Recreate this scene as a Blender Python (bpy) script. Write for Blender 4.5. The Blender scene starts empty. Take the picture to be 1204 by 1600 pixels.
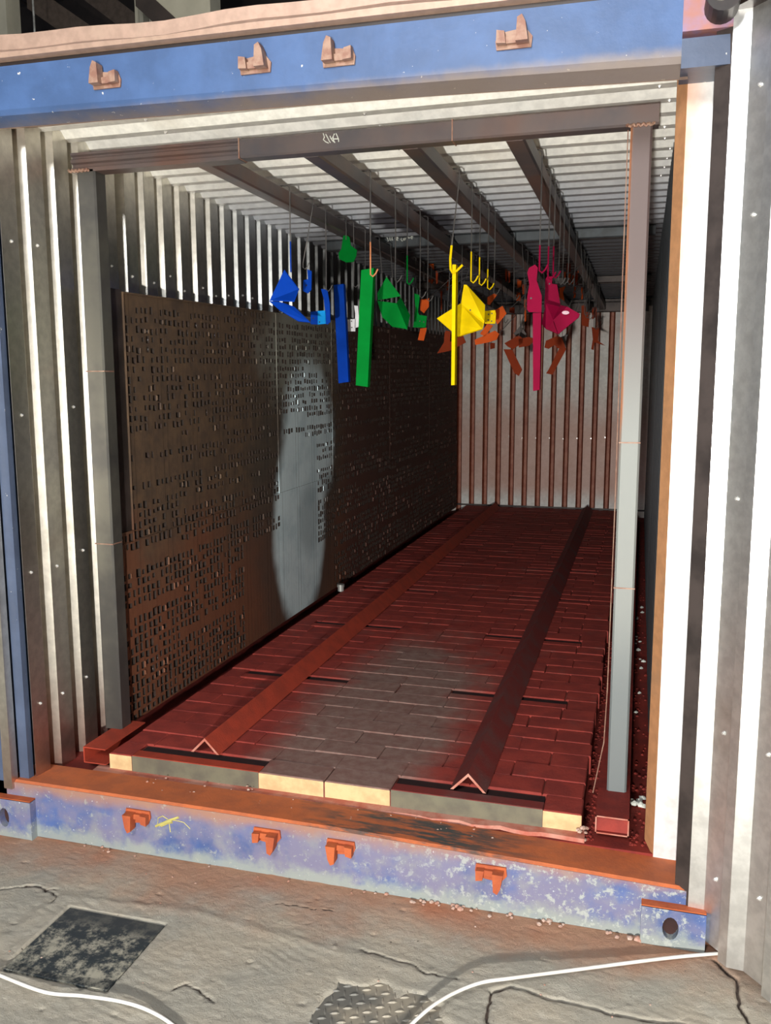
import bpy, bmesh, math, random
import numpy as np
from mathutils import Vector, Matrix
random.seed(7)
S = bpy.context.scene
COL = S.collection

# ---------------------------------------------------------------- camera
F_PX = 1359.54
YAW, PITCH, ROLL = 0.28333, 0.145427, -0.0025917
CAM = Vector((2.21569, -2.410747, 1.57146))
_cy, _sy = math.cos(YAW), math.sin(YAW)
FWD = Vector((-_sy*math.cos(PITCH), _cy*math.cos(PITCH), -math.sin(PITCH)))
_r = Vector((_cy, _sy, 0)); _u = _r.cross(FWD)
RGT = _r*math.cos(ROLL) + _u*math.sin(ROLL); UPV = _u*math.cos(ROLL) - _r*math.sin(ROLL)
cd = bpy.data.cameras.new('camera'); cam = bpy.data.objects.new('camera', cd); COL.objects.link(cam)
M = Matrix((RGT, UPV, -FWD)).transposed().to_4x4(); M.translation = CAM
cam.matrix_world = M
cd.sensor_fit = 'VERTICAL'; cd.sensor_height = 24.0; cd.lens = 24.0*F_PX/1600.0
cd.clip_start = 0.02; cd.clip_end = 200
S.camera = cam

def ray(x, y): return FWD + RGT*((x-602)/F_PX) - UPV*((y-800)/F_PX)
def at(x, y, ax, v):
    """world point where the sight line through photo pixel (x, y) meets the plane axis=v"""
    d = ray(x, y); t = (v-CAM[ax])/d[ax]; return CAM + d*t

# ---------------------------------------------------------------- world, lamp, exposure
w = bpy.data.worlds.new('world'); S.world = w; w.use_nodes = True
bg = w.node_tree.nodes['Background']; bg.inputs[0].default_value = (0.62, 0.78, 1.0, 1); bg.inputs[1].default_value = 0.16
def lamp(name, kind, loc, power, col, size):
    l = bpy.data.lights.new(name, kind); l.energy = power; l.color = col
    l.shadow_soft_size = size
    o = bpy.data.objects.new(name, l); o.location = loc; COL.objects.link(o); return o
lamp('work_lamp', 'POINT', (2.14, -4.2, 1.02), 1050, (1.0, 0.96, 0.90), 0.045)
lamp('overhead_fill', 'POINT', (1.2, -4.4, 3.6), 700, (0.97, 0.98, 1.0), 0.6)  # added soft fill from above, no such source is seen
lamp('background_fill', 'POINT', (-1.5, 3.5, 7.0), 260, (1.0, .93, .8), 0.3)  # added unseen light to brighten the columns behind the container
S.view_settings.view_transform = 'Standard'; S.view_settings.look = 'None'
S.view_settings.gamma = 1; S.view_settings.exposure = 0.0; S.view_settings.use_curve_mapping = False

# ---------------------------------------------------------------- materials
class NT:
    def __init__(s, name, rough=.6, metal=0., spec=.5):
        s.m = bpy.data.materials.new(name); s.m.use_nodes = True
        s.t = s.m.node_tree; s.b = s.t.nodes['Principled BSDF']
        s.b.inputs['Roughness'].default_value = rough; s.b.inputs['Metallic'].default_value = metal
        s.b.inputs['Specular IOR Level'].default_value = spec
        s.geo = s.t.nodes.new('ShaderNodeNewGeometry'); s.pos = s.geo.outputs['Position']
        s._xyz = None
    def n(s, k, **kw):
        nd = s.t.nodes.new(k)
        for a, v in kw.items(): setattr(nd, a, v)
        return nd
    def put(s, sock, v):
        if isinstance(v, bpy.types.NodeSocket): s.t.links.new(v, sock)
        elif isinstance(v, (tuple, list)) and len(v) == 3 and sock.type == 'RGBA': sock.default_value = (*v, 1)
        else: sock.default_value = v
    def math(s, op, a, b=0., clamp=False):
        nd = s.n('ShaderNodeMath', operation=op, use_clamp=clamp); s.put(nd.inputs[0], a); s.put(nd.inputs[1], b); return nd.outputs[0]
    def xyz(s):
        if not s._xyz:
            nd = s.n('ShaderNodeSeparateXYZ'); s.put(nd.inputs[0], s.pos); s._xyz = nd.outputs
        return s._xyz
    def noise(s, scale, detail=4, rough=.6, stretch=None, off=0.):
        v = s.pos
        mp = s.n('ShaderNodeMapping'); s.put(mp.inputs[0], v); mp.inputs['Location'].default_value = (off, off*.7, off*1.3)
        if stretch: mp.inputs['Scale'].default_value = stretch
        nd = s.n('ShaderNodeTexNoise'); s.put(nd.inputs['Vector'], mp.outputs[0])
        nd.inputs['Scale'].default_value = scale; nd.inputs['Detail'].default_value = detail; nd.inputs['Roughness'].default_value = rough
        return nd.outputs['Fac']
    def step(s, v, a, b):
        nd = s.n('ShaderNodeMapRange'); s.put(nd.inputs[0], v); nd.inputs[1].default_value = a; nd.inputs[2].default_value = b
        nd.interpolation_type = 'SMOOTHSTEP'; return nd.outputs[0]
    def mix(s, f, a, b):
        nd = s.n('ShaderNodeMix', data_type='RGBA'); s.put(nd.inputs[0], f); s.put(nd.inputs[6], a); s.put(nd.inputs[7], b); return nd.outputs[2]
    def blob(s, ax, c0, r0, bx, c1, r1, wob=.35, sc=5., edge=.25):
        """soft-edged ellipse stain around (c0,c1) in world axes ax,bx"""
        X = s.xyz()
        a = s.math('DIVIDE', s.math('SUBTRACT', X[ax], c0), r0); b = s.math('DIVIDE', s.math('SUBTRACT', X[bx], c1), r1)
        d = s.math('SQRT', s.math('ADD', s.math('MULTIPLY', a, a), s.math('MULTIPLY', b, b)))
        d = s.math('ADD', d, s.math('MULTIPLY', s.math('SUBTRACT', s.noise(sc, 3), .5), wob*2))
        return s.step(d, 1+edge, 1-edge)
    def col(s, v): s.put(s.b.inputs['Base Color'], v); return s
    def bump(s, h, strength=.3, dist=.005):
        nd = s.n('ShaderNodeBump'); s.put(nd.inputs['Height'], h); nd.inputs['Strength'].default_value = strength; nd.inputs['Distance'].default_value = dist
        s.put(s.b.inputs['Normal'], nd.outputs[0]); return s

def simple(name, c, c2=None, rough=.6, metal=0., scale=12, bump=.15, bscale=60, lo=.35, hi=.65, spec=.5):
    k = NT(name, rough, metal, spec)
    c2 = c2 or tuple(x*.7 for x in c)
    k.col(k.mix(k.step(k.noise(scale), lo, hi), c, c2))
    if bump: k.bump(k.noise(bscale), bump, .002)
    return k.m

MAT = {}
# galvanised sheet (walls/ceiling/rear), with overspray tints and tones that darken with depth
def galv(name, base=(.74, .71, .63), rough=.34, metal=.94, extra=None):
    k = NT(name, rough, metal)
    c = k.mix(k.step(k.noise(30, 3), .3, .7), base, tuple(x*.82 for x in base))
    c = k.mix(k.math('MULTIPLY', k.step(k.noise(3, 4, off=3), .5, .75), .35), c, (.36, .30, .22))
    if extra: c = extra(k, c)
    k.col(c); k.bump(k.noise(9, 3), .12, .01); return k.m
def ex_left(k, c):
    X = k.xyz()
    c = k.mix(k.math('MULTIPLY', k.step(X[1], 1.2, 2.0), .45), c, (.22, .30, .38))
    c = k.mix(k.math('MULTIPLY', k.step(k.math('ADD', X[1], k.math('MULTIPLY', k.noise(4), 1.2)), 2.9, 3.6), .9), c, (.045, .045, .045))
    c = k.mix(k.math('MULTIPLY', k.step(k.math('ADD', X[2], k.math('MULTIPLY', k.noise(5), .3)), .75, .2), .6), c, (.35, .12, .07))
    return c
def ex_ceil(k, c):
    X = k.xyz()
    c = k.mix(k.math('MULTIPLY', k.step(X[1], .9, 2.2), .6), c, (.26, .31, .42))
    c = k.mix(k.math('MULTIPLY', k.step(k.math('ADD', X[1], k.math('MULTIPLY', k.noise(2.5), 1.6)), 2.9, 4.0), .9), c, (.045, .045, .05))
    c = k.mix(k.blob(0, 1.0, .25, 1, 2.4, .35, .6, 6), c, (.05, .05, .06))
    return c
def ex_rear(k, c):
    X = k.xyz()
    c = k.mix(k.math('MULTIPLY', k.math('MULTIPLY', k.step(X[2], 1.75, .95), k.step(X[2], .28, .5)), .6), c, (.55, .22, .14))
    c = k.mix(k.math('MULTIPLY', k.step(k.noise(2.2, 3), .45, .7), .35), c, (.55, .28, .2))
    c = k.mix(k.math('MULTIPLY', k.step(X[2], 1.85, 2.2), .25), c, (.3, .1, .05))
    return c
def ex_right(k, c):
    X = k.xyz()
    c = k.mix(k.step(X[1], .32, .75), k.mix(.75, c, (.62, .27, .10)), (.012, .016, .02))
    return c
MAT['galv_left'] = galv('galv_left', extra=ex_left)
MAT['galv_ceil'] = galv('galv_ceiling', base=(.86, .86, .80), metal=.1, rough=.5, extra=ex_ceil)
MAT['galv_rear'] = galv('galv_rear', base=(.80, .80, .76), metal=.1, rough=.5, extra=ex_rear)
MAT['galv_right'] = galv('galv_right', metal=.35, rough=.5, extra=ex_right)
MAT['galv_clean'] = galv('galv_clean', base=(.80, .80, .78), metal=.92, rough=.36)
MAT['galv_warm'] = galv('galv_warm', base=(.60, .30, .14), metal=.3, rough=.5)
MAT['peach'] = galv('galv_peach', base=(.44, .30, .23), metal=.3, rough=.5)
MAT['red_trough'] = simple('red_sprayed_trough', (.50, .22, .15), (.40, .14, .09), .6)
MAT['red_flank'] = simple('red_sprayed_flank', (.30, .085, .04), (.20, .05, .025), .6)
def ex_strip(k, c):
    X = k.xyz()
    return k.mix(k.math('MULTIPLY', k.step(X[2], 1.2, 1.9), k.math('MULTIPLY', k.step(X[0], 2.375, 2.30), .65)), c, (.62, .27, .12))
MAT['galv_strip'] = galv('galv_strip', base=(.72, .73, .72), metal=.3, rough=.45, extra=ex_strip)

# blue paint, chipped and dusted
def blue(name, base, chips, rust_low, dust=0.):
    k = NT(name, .5); X = k.xyz()
    c = k.mix(k.step(k.noise(6, 4), .35, .7), base, tuple(min(1, v*1.35) for v in base))
    if dust:
        c = k.mix(k.math('MULTIPLY', k.step(k.noise(5, 5, off=5), .36, .60), .8), c, (.20, .18, .25))
        c = k.mix(k.math('MULTIPLY', k.step(k.noise(12, 5, off=15), .48, .66), .5), c, (.25, .26, .25))
        c = k.mix(k.math('MULTIPLY', k.step(k.math('ADD', X[2], k.math('MULTIPLY', k.noise(16, 6, .7), .13)), .125, .075), .75), c, (.29, .33, .28))
        c = k.mix(k.math('MULTIPLY', k.step(k.math('ADD', X[2], k.math('MULTIPLY', k.noise(9, 4), .07)), .165, .225), .85), c, (.34, .17, .10))
        c = k.mix(k.math('MULTIPLY', k.math('MULTIPLY', k.step(k.noise(30, 6, .75, off=9), .53, .60), k.step(X[0], 1.2, 1.9)), .8), c, (.38, .41, .37))
        c = k.mix(k.math('MULTIPLY', k.step(k.noise(30, 6, .75, off=19), .58, .64), .6), c, (.34, .36, .31))
        c = k.mix(k.math('MULTIPLY', k.step(k.noise(100, 3), .66, .70), .8), c, (.55, .58, .6))
    c = k.mix(k.step(k.noise(45, 4, off=2), chips, chips+.03), c, (.62, .60, .55))
    if rust_low:
        z0, z1 = rust_low
        c = k.mix(k.math('MULTIPLY', k.step(k.math('ADD', X[2], k.math('MULTIPLY', k.noise(14, 4), .03)), z1, z0), .75), c, (.26, .20, .14))
    k.col(c); k.bump(k.noise(40, 4), .25, .003); return k.m
MAT['blue_header'] = blue('blue_header_paint', (.042, .085, .195), .68, (2.384, 2.424))
MAT['blue_sill'] = blue('blue_sill_paint', (.05, .09, .23), .74, None, 1)
MAT['blue_post'] = blue('blue_post_paint', (.055, .075, .125), .70, None)
MAT['purple'] = simple('faded_purple_paint', (.20, .18, .36), (.34, .14, .10), .55, scale=7)

# red oxide dust on steel, floor, bricks
def dusted(name, c, c2, grey=None, rough=.75):
    k = NT(name, rough, 0, .3)
    cc = k.mix(k.step(k.noise(14, 5), .35, .65), c, c2)
    if grey: cc = grey(k, cc)
    k.col(cc); k.bump(k.noise(120, 5), .35, .003); return k.m
MAT['red_floor'] = dusted('red_dust_floor', (.22, .026, .018), (.15, .02, .016))
MAT['red_rail'] = dusted('red_dust_rail', (.36, .046, .022), (.27, .038, .02), lambda k, c: k.mix(k.step(k.xyz()[0], 1.2, 1.3), c, k.mix(k.step(k.noise(7), .4, .7), (.17, .026, .022), (.13, .05, .045))))
def sill_grey(k, c): return k.mix(k.math('MULTIPLY', k.math('MULTIPLY', k.step(k.math('ADD', k.xyz()[0], k.math('MULTIPLY', k.noise(5), 1.)), 1.55, 2.0), k.step(k.xyz()[0], 2.1, 1.7)), k.step(k.noise(8, 5, stretch=(1, 4, 1)), .42, .6)), c, (.07, .075, .07))
MAT['orange_sill'] = dusted('orange_dust_sill', (.58, .155, .055), (.46, .13, .055), sill_grey)
MAT['orange'] = dusted('orange_dust', (.46, .11, .035), (.34, .075, .03))
MAT['pink_bed'] = dusted('pinkish_mortar', (.42, .12, .08), (.50, .24, .18))
def brick_grey(k, c):
    m = k.blob(0, 1.25, .33, 1, .75, 1.15, .5, 4, .35)
    c = k.mix(k.math('MULTIPLY', m, .9), c, k.mix(k.step(k.noise(25, 4), .3, .7), (.25, .175, .145), (.19, .11, .09)))
    return k.mix(k.math('MULTIPLY', k.step(k.noise(6, 5, off=4), .55, .75), .35), c, (.20, .11, .09))
MAT['brick'] = dusted('brick_dusted_red', (.30, .042, .030), (.22, .032, .025), brick_grey)
MAT['joint'] = dusted('joint_fill', (.22, .06, .045), (.13, .03, .02))
MAT['yellow'] = simple('yellow_firebrick', (.64, .49, .25), (.54, .36, .18), .8, scale=16, bump=.5, bscale=50)
MAT['olive_steel'] = simple('grey_green_steel', (.20, .19, .13), (.14, .13, .10), .45, .3, scale=9)
MAT['recess_shade'] = simple('painted_recess_shade', (.035, .012, .01), (.02, .008, .008), .9)  # near-black that paints shade into gaps and holes

def frame_mat():
    k = NT('mill_steel', .42, .45)
    c = k.mix(k.step(k.noise(5, 4), .35, .7), (.16, .13, .125), (.11, .105, .115))
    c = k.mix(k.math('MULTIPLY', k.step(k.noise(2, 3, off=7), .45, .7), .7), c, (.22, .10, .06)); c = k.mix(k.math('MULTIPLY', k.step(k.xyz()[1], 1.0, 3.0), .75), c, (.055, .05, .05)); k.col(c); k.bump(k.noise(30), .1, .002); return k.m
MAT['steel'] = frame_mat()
def upright_mat():
    k = NT('sprayed_upright', .6, .1); X = k.xyz()
    c = k.mix(k.step(X[2], 1.95, 1.35), (.11, .08, .075), (.23, .245, .23))
    c = k.mix(k.step(X[2], .95, .55), c, (.15, .17, .17))
    c = k.mix(k.math('MULTIPLY', k.step(k.math('ADD', X[0], k.math('MULTIPLY', k.noise(6), .01)), 2.172, 2.162), k.step(X[2], 1.3, 1.5)), c, (.42, .17, .08))
    k.col(c); k.bump(k.noise(30), .1, .002); return k.m
MAT['upright'] = upright_mat()
MAT['left_up'] = simple('left_upright_steel', (.075, .072, .068), (.13, .125, .105), .4, .5, scale=4)
MAT['dark_steel'] = simple('dark_steel', (.035, .028, .026), (.07, .055, .05), .45, .4, scale=7)
MAT['rubber'] = simple('black_rubber', (.012, .008, .007), (.02, .012, .01), .5)
MAT['rust'] = simple('rusty_lug', (.24, .12, .085), (.34, .22, .16), .6, .2, scale=30)
MAT['cross'] = simple('blue_grey_cross_tube', (.075, .09, .10), (.045, .05, .055), .45, .3, scale=6)
MAT['wire'] = simple('hook_wire', (.18, .17, .165), (.10, .10, .10), .4, .6)
MAT['orange_wire'] = simple('painted_orange_wire', (.55, .20, .08), None, .5)
MAT['chalk'] = simple('chalk_white', (.65, .68, .62), None, .9, bump=0)
MAT['screw'] = simple('bright_screw_and_glint', (.85, .85, .82), None, .25, .6, bump=0)
MAT['cable'] = simple('white_cable', (.78, .76, .70), (.66, .62, .55), .45, scale=8)
MAT['beige'] = simple('beige_column_paint', (.50, .48, .38), (.44, .42, .33), .7, scale=3)
MAT['shed'] = simple('dark_shed_steel', (.05, .036, .030), (.03, .023, .02), .7, scale=2)
MAT['pebble'] = simple('pebble', (.50, .38, .31), (.40, .20, .14), .8, scale=40)
MAT['tin'] = simple('grey_tin', (.55, .56, .53), (.3, .3, .28), .35, .5)
for nm, c in dict(p_blue=(.003, .045, .36), p_green=(.0, .16, .02), p_yellow=(.80, .56, .003), p_maroon=(.20, .003, .028),
                  p_orange=(.46, .07, .012), p_rustor=(.26, .04, .014), p_highlight=(.95, .96, 1.), p_cyan=(.01, .28, .72)).items():  # the white stands for the specular highlight on one bracket
    MAT[nm] = simple('powder_'+nm[2:], c, tuple(x*.88 for x in c), .6, 0, bump=.06, bscale=90, spec=.03)

def filter_mat():
    k = NT('cardboard_filter', .75, 0, .3); X = k.xyz()
    c = k.mix(k.step(k.noise(18, 4), .3, .7), (.115, .072, .042), (.075, .05, .034))
    red = k.math('MULTIPLY', k.step(k.math('ADD', X[2], k.math('MULTIPLY', k.noise(3), .8)), 1.55, 1.0), .75)
    c = k.mix(red, c, (.17, .055, .025))
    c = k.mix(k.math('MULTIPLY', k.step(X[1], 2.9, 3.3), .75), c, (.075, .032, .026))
    pale = k.mix(k.step(k.noise(6, 3), .4, .7), (.60, .72, .74), (.48, .60, .63))
    m1 = k.blob(1, 2.33, .40, 2, .74, .56, .12, 3, .13)
    m2 = k.blob(1, 2.50, .40, 2, 1.25, .45, .2, 5, .2)
    m3 = k.math('MULTIPLY', k.blob(1, 2.40, .55, 2, 1.78, .30, .5, 7, .5), .8)
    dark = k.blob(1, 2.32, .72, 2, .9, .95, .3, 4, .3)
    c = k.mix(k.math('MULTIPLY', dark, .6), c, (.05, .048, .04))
    c = k.mix(m3, c, (.25, .26, .22)); c = k.mix(m2, c, pale); c = k.mix(m1, c, pale)
    ring = k.math('MULTIPLY', k.blob(1, 2.45, .16, 2, .78, .2, .25, 4, .35), .4)
    c = k.mix(ring, c, (.13, .18, .20))
    k.col(c); k.bump(k.noise(50, 4), .3, .003); return k.m
MAT['filter'] = filter_mat()
MAT['filter_back'] = simple('filter_back_and_hole_shade', (.035, .02, .014), (.02, .014, .01), .9)

def concrete():
    k = NT('yard_concrete', .85, 0, .25); X = k.xyz()
    c = k.mix(k.step(k.noise(3, 5), .35, .65), (.42, .37, .29), (.35, .33, .275))
    c = k.mix(k.math('MULTIPLY', k.step(k.noise(11, 5, off=4), .5, .7), .5), c, (.47, .44, .37))
    d = k.math('ADD', X[1], k.math('MULTIPLY', k.noise(3.5, 5, off=8), .55))
    c = k.mix(k.math('MULTIPLY', k.step(d, -.02, .27), .75), c, (.42, .19, .10))
    c = k.mix(k.math('MULTIPLY', k.math('MULTIPLY', k.step(X[1], -.14, .0), k.step(k.noise(4, 3, off=1), .45, .7)), .8), c, (.45, .15, .07))
    c = k.mix(k.step(k.noise(70, 3, off=6), .70, .74), c, (.12, .10, .08))
    an = k.n('ShaderNodeAttribute', attribute_name='dirt'); c = k.mix(k.step(an.outputs['Fac'], .25, .8), c, (.07, .05, .04))
    k.col(c); k.bump(k.math('ADD', k.noise(80, 8, .75), k.math('MULTIPLY', k.noise(260, 5, .7), .4)), .9, .005); return k.m
MAT['concrete'] = concrete()
def black_plate():
    k = NT('bitumen_plate', .6)
    c = k.mix(k.step(k.noise(13, 8, .8), .45, .60), (.022, .03, .034), (.34, .32, .25))
    X = k.xyz(); e = k.step(X[1], -.43, -.36)
    c = k.mix(k.math('MULTIPLY', e, .85), c, (.03, .035, .037)); k.col(c); k.bump(k.noise(40, 5), .5, .003); return k.m
MAT['black_plate'] = black_plate()
def checker():
    k = NT('worn_checker_steel', .5, .3)
    c = k.mix(k.step(k.noise(7, 4), .42, .6), (.17, .165, .145), (.36, .32, .25)); k.col(c); k.bump(k.noise(60), .3, .002); return k.m
MAT['checker'] = checker()

# ---------------------------------------------------------------- mesh helpers
class MB:
    def __init__(s): s.v = []; s.f = []; s.mi = []
    def add(s, vs, fs, mi=0):
        o = len(s.v); s.v += [tuple(v) for v in vs]; s.f += [tuple(i+o for i in f) for f in fs]; s.mi += [mi]*len(fs); return s
    def box(s, a, b, mi=0, ch=0.):
        x0, y0, z0 = a; x1, y1, z1 = b
        if ch <= 0:
            vs = [(x, y, z) for z in (z0, z1) for (x, y) in ((x0, y0), (x1, y0), (x1, y1), (x0, y1))]
            fs = [(3, 2, 1, 0), (4, 5, 6, 7), (0, 1, 5, 4), (1, 2, 6, 5), (2, 3, 7, 6), (3, 0, 4, 7)]
            return s.add(vs, fs, mi)
        vs = [(x, y, z0) for (x, y) in ((x0, y0), (x1, y0), (x1, y1), (x0, y1))]
        vs += [(x, y, z1-ch) for (x, y) in ((x0, y0), (x1, y0), (x1, y1), (x0, y1))]
        vs += [(x, y, z1) for (x, y) in ((x0+ch, y0+ch), (x1-ch, y0+ch), (x1-ch, y1-ch), (x0+ch, y1-ch))]
        fs = [(3, 2, 1, 0), (8, 9, 10, 11)]
        for k in (0, 4):
            fs += [(k+i, k+(i+1) % 4, k+4+(i+1) % 4, k+4+i) for i in range(4)]
        return s.add(vs, fs, mi)
    def prism(s, prof, d, mi=0, closed=True):
        """prof: list of 3D points; swept by vector d, capped"""
        n = len(prof); d = Vector(d)
        vs = [Vector(p) for p in prof] + [Vector(p)+d for p in prof]
        fs = [(i, (i+1) % n, n+(i+1) % n, n+i) for i in range(n if closed else n-1)]
        if closed: fs += [tuple(range(n-1, -1, -1)), tuple(range(n, 2*n))]
        return s.add(vs, fs, mi)
    def tube(s, pts, r, seg=6, mi=0, close=True):
        pts = [Vector(p) for p in pts]; rings = []
        for i, p in enumerate(pts):
            t = (pts[min(i+1, len(pts)-1)]-pts[max(i-1, 0)])
            t = t.normalized() if t.length > 1e-9 else Vector((0, 0, 1))
            a = t.cross(Vector((0, 0, 1)) if abs(t.z) < .9 else Vector((1, 0, 0))).normalized(); b = t.cross(a)
            rings.append([p+(a*math.cos(k*2*math.pi/seg)+b*math.sin(k*2*math.pi/seg))*r for k in range(seg)])
        vs = [v for rg in rings for v in rg]; fs = []
        for i in range(len(pts)-1):
            for k in range(seg):
                fs.append((i*seg+k, i*seg+(k+1) % seg, (i+1)*seg+(k+1) % seg, (i+1)*seg+k))
        fs += [tuple(range(seg-1, -1, -1)), tuple(range((len(pts)-1)*seg, len(pts)*seg))]
        return s.add(vs, fs, mi)
    def mesh(s, name, mats):
        me = bpy.data.meshes.new(name); me.from_pydata(s.v, [], s.f)
        for m in mats: me.materials.append(MAT[m] if isinstance(m, str) else m)
        if len(mats) > 1: me.polygons.foreach_set('material_index', s.mi)
        bm = bmesh.new(); bm.from_mesh(me); bmesh.ops.recalc_face_normals(bm, faces=bm.faces); bm.to_mesh(me); bm.free()
        me.update(); return me
    def build(s, name, mats, parent=None, **kw):
        if not isinstance(mats, (list, tuple)): mats = [mats]
        o = bpy.data.objects.new(name, s.mesh(name, mats)); COL.objects.link(o)
        if parent: child(o, parent)
        for k, v in kw.items(): o[k] = v
        return o
def child(o, parent):
    o.parent = parent
    pm = WM.get(parent.name)
    if pm is not None: o.matrix_parent_inverse = pm.inverted()
WM = {}
def empty(name, loc=(0, 0, 0), **kw):
    o = bpy.data.objects.new(name, None); o.location = loc; o.empty_display_size = .05; COL.objects.link(o)
    WM[o.name] = Matrix.Translation(loc)
    for k, v in kw.items(): o[k] = v
    return o
def thing(name, label, cat, loc=(0, 0, 0), group=None):
    o = empty(name, loc, label=label, category=cat)
    if group: o['group'] = group
    return o
def tag(o, label, cat, group=None, kind=None):
    o['label'] = label; o['category'] = cat
    if group: o['group'] = group
    if kind: o['kind'] = kind
    return o
def smooth(o):
    o.data.polygons.foreach_set('use_smooth', [True]*len(o.data.polygons)); return o
def solid(o, t=.0012):
    m = o.modifiers.new('sheet_thickness', 'SOLIDIFY'); m.thickness = t; m.offset = 0; return o

# ---------------------------------------------------------------- ground (concrete yard)
def vnoise(x, y, seed):
    rs = np.random.RandomState(seed); T = rs.rand(64, 64)
    xi = np.floor(x).astype(int); yi = np.floor(y).astype(int); fx = x-xi; fy = y-yi
    fx = fx*fx*(3-2*fx); fy = fy*fy*(3-2*fy)
    g = lambda a, b: T[a % 64, b % 64]
    return (g(xi, yi)*(1-fx)+g(xi+1, yi)*fx)*(1-fy)+(g(xi, yi+1)*(1-fx)+g(xi+1, yi+1)*fx)*fy
def segdist(X, Y, pl):
    d = np.full(X.shape, 9.)
    for (a, b) in zip(pl[:-1], pl[1:]):
        ax, ay = a; bx, by = b; L = (bx-ax)**2+(by-ay)**2
        t = np.clip(((X-ax)*(bx-ax)+(Y-ay)*(by-ay))/L, 0, 1)
        d = np.minimum(d, np.hypot(X-ax-t*(bx-ax), Y-ay-t*(by-ay)))
    return d
def gp(pts): return [tuple(at(x, y, 2, 0.)[:2]) for x, y in pts]
PL0, PL1 = (.598, -.625), (.935, -.322)     # dark plate
CK0, CK1 = (1.44, -.80), (1.86, -.355)      # chequer plate
def ground():
    xs = np.concatenate([np.linspace(-6, -.35, 12), np.arange(-.3, 2.9, .005), np.linspace(3.05, 8, 12)])
    ys = np.concatenate([np.linspace(-8, -1.05, 14), np.arange(-.95, .06, .005), np.linspace(.08, 12, 14)])
    X, Y = np.meshgrid(xs, ys, indexing='ij')
    crack = np.zeros_like(X)
    h = (vnoise(X*3, Y*3, 1)-.5)*.004 + (vnoise(X*14, Y*14, 2)-.5)*.0016 + (vnoise(X*45, Y*60, 3)-.5)*.0014 + (vnoise(X*90, Y*90, 4)-.5)*.0012 - .0025*np.clip(vnoise(X*33, Y*70+X*20, 5)-.80, 0, 1)*5*vnoise(X*4, Y*4, 8)
    wob = vnoise(X*5+3, Y*5, 6)*6
    h += .0009*np.sin(Y*210+X*40+wob*3)*vnoise(X*6, Y*6, 7)**2*np.clip((-.15-Y)*8, 0, 1)
    h += .0011*(vnoise(X*25+7, Y*110+X*30, 9)-.5)
    # old trench edge running away to the right
    ridge = gp([(0, 1470), (95, 1400), (300, 1425), (425, 1460), (600, 1505), (700, 1530)])
    d = segdist(X, Y, ridge); h += .0028*np.exp(-(d/.018)**2)
    ridge2 = gp([(480, 1450), (600, 1500), (700, 1530), (790, 1550)])
    for pl, wd, dp in [(gp([(768, 1547), (800, 1541), (841, 1555), (889, 1568), (937, 1577), (997, 1592), (1069, 1598)]), .006, .014),
                       (gp([(564, 1484), (648, 1509), (666, 1520), (714, 1531)]), .004, .008),
                       (gp([(768, 1547), (762, 1575), (760, 1600)]), .006, .009),
                       (gp([(1118, 1500), (1150, 1530), (1155, 1570), (1172, 1600)]), .007, .012),
                       (gp([(0, 1390), (30, 1386), (60, 1384), (90, 1399), (80, 1410)]), .004, .009),
                       (gp([(270, 1545), (290, 1537), (315, 1550), (335, 1566)]), .004, .007),
                       (gp([(40, 1384), (90, 1390)]), .004, .006),
                       (gp([(430, 1412), (520, 1424)]), .003, .003)]:
        dd = segdist(X+.006*(vnoise(X*60, Y*60, 11)-.5), Y+.012*(vnoise(X*50, Y*50, 12)-.5), pl); h -= dp*np.exp(-(dd/(wd*.8))**2); crack = np.maximum(crack, np.exp(-(dd/(wd*.75))**2))
    for i in range(70):
        cx, cy = random.uniform(.0, 2.5), random.uniform(-.85, -.03); r = random.uniform(.003, .010)
        h -= .005*random.choice([1, 1, -.7])*np.exp(-((X-cx)**2+((Y-cy)*1.5)**2)/r**2)
    # recesses for the two plates
    jag = .05*(vnoise(X*18, Y*18, 21)-.5)
    m = (X > PL0[0]) & (X < PL1[0]) & (Y > PL0[1]) & (Y < PL1[1]); h[m] = -.012
    e = np.minimum.reduce([X-CK0[0], CK1[0]-X, Y-CK0[1], CK1[1]-Y])-.035+jag*1.6
    h = np.where(e > 0, np.maximum(-.010, h-.012*np.clip(e/.02, 0, 1)), h)
    nx, ny = len(xs), len(ys)
    V = np.stack([X, Y, h], -1).reshape(-1, 3)
    i, j = np.meshgrid(np.arange(nx-1), np.arange(ny-1), indexing='ij'); a = (i*ny+j).ravel()
    Q = np.stack([a, a+ny, a+ny+1, a+1], -1)
    me = bpy.data.meshes.new('floor'); me.vertices.add(len(V)); me.vertices.foreach_set('co', V.ravel())
    me.loops.add(Q.size); me.loops.foreach_set('vertex_index', Q.ravel()); me.polygons.add(len(Q))
    me.polygons.foreach_set('loop_start', np.arange(0, Q.size, 4)); me.polygons.foreach_set('loop_total', np.full(len(Q), 4))
    me.update(calc_edges=True); me.validate(); me.materials.append(MAT['concrete'])
    at_ = me.attributes.new('dirt', 'FLOAT', 'POINT'); at_.data.foreach_set('value', crack.ravel().astype(np.float32))
    me.polygons.foreach_set('use_smooth', [True]*len(Q))
    o = bpy.data.objects.new('floor', me); COL.objects.link(o); o['kind'] = 'structure'; return o
ground()

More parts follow.
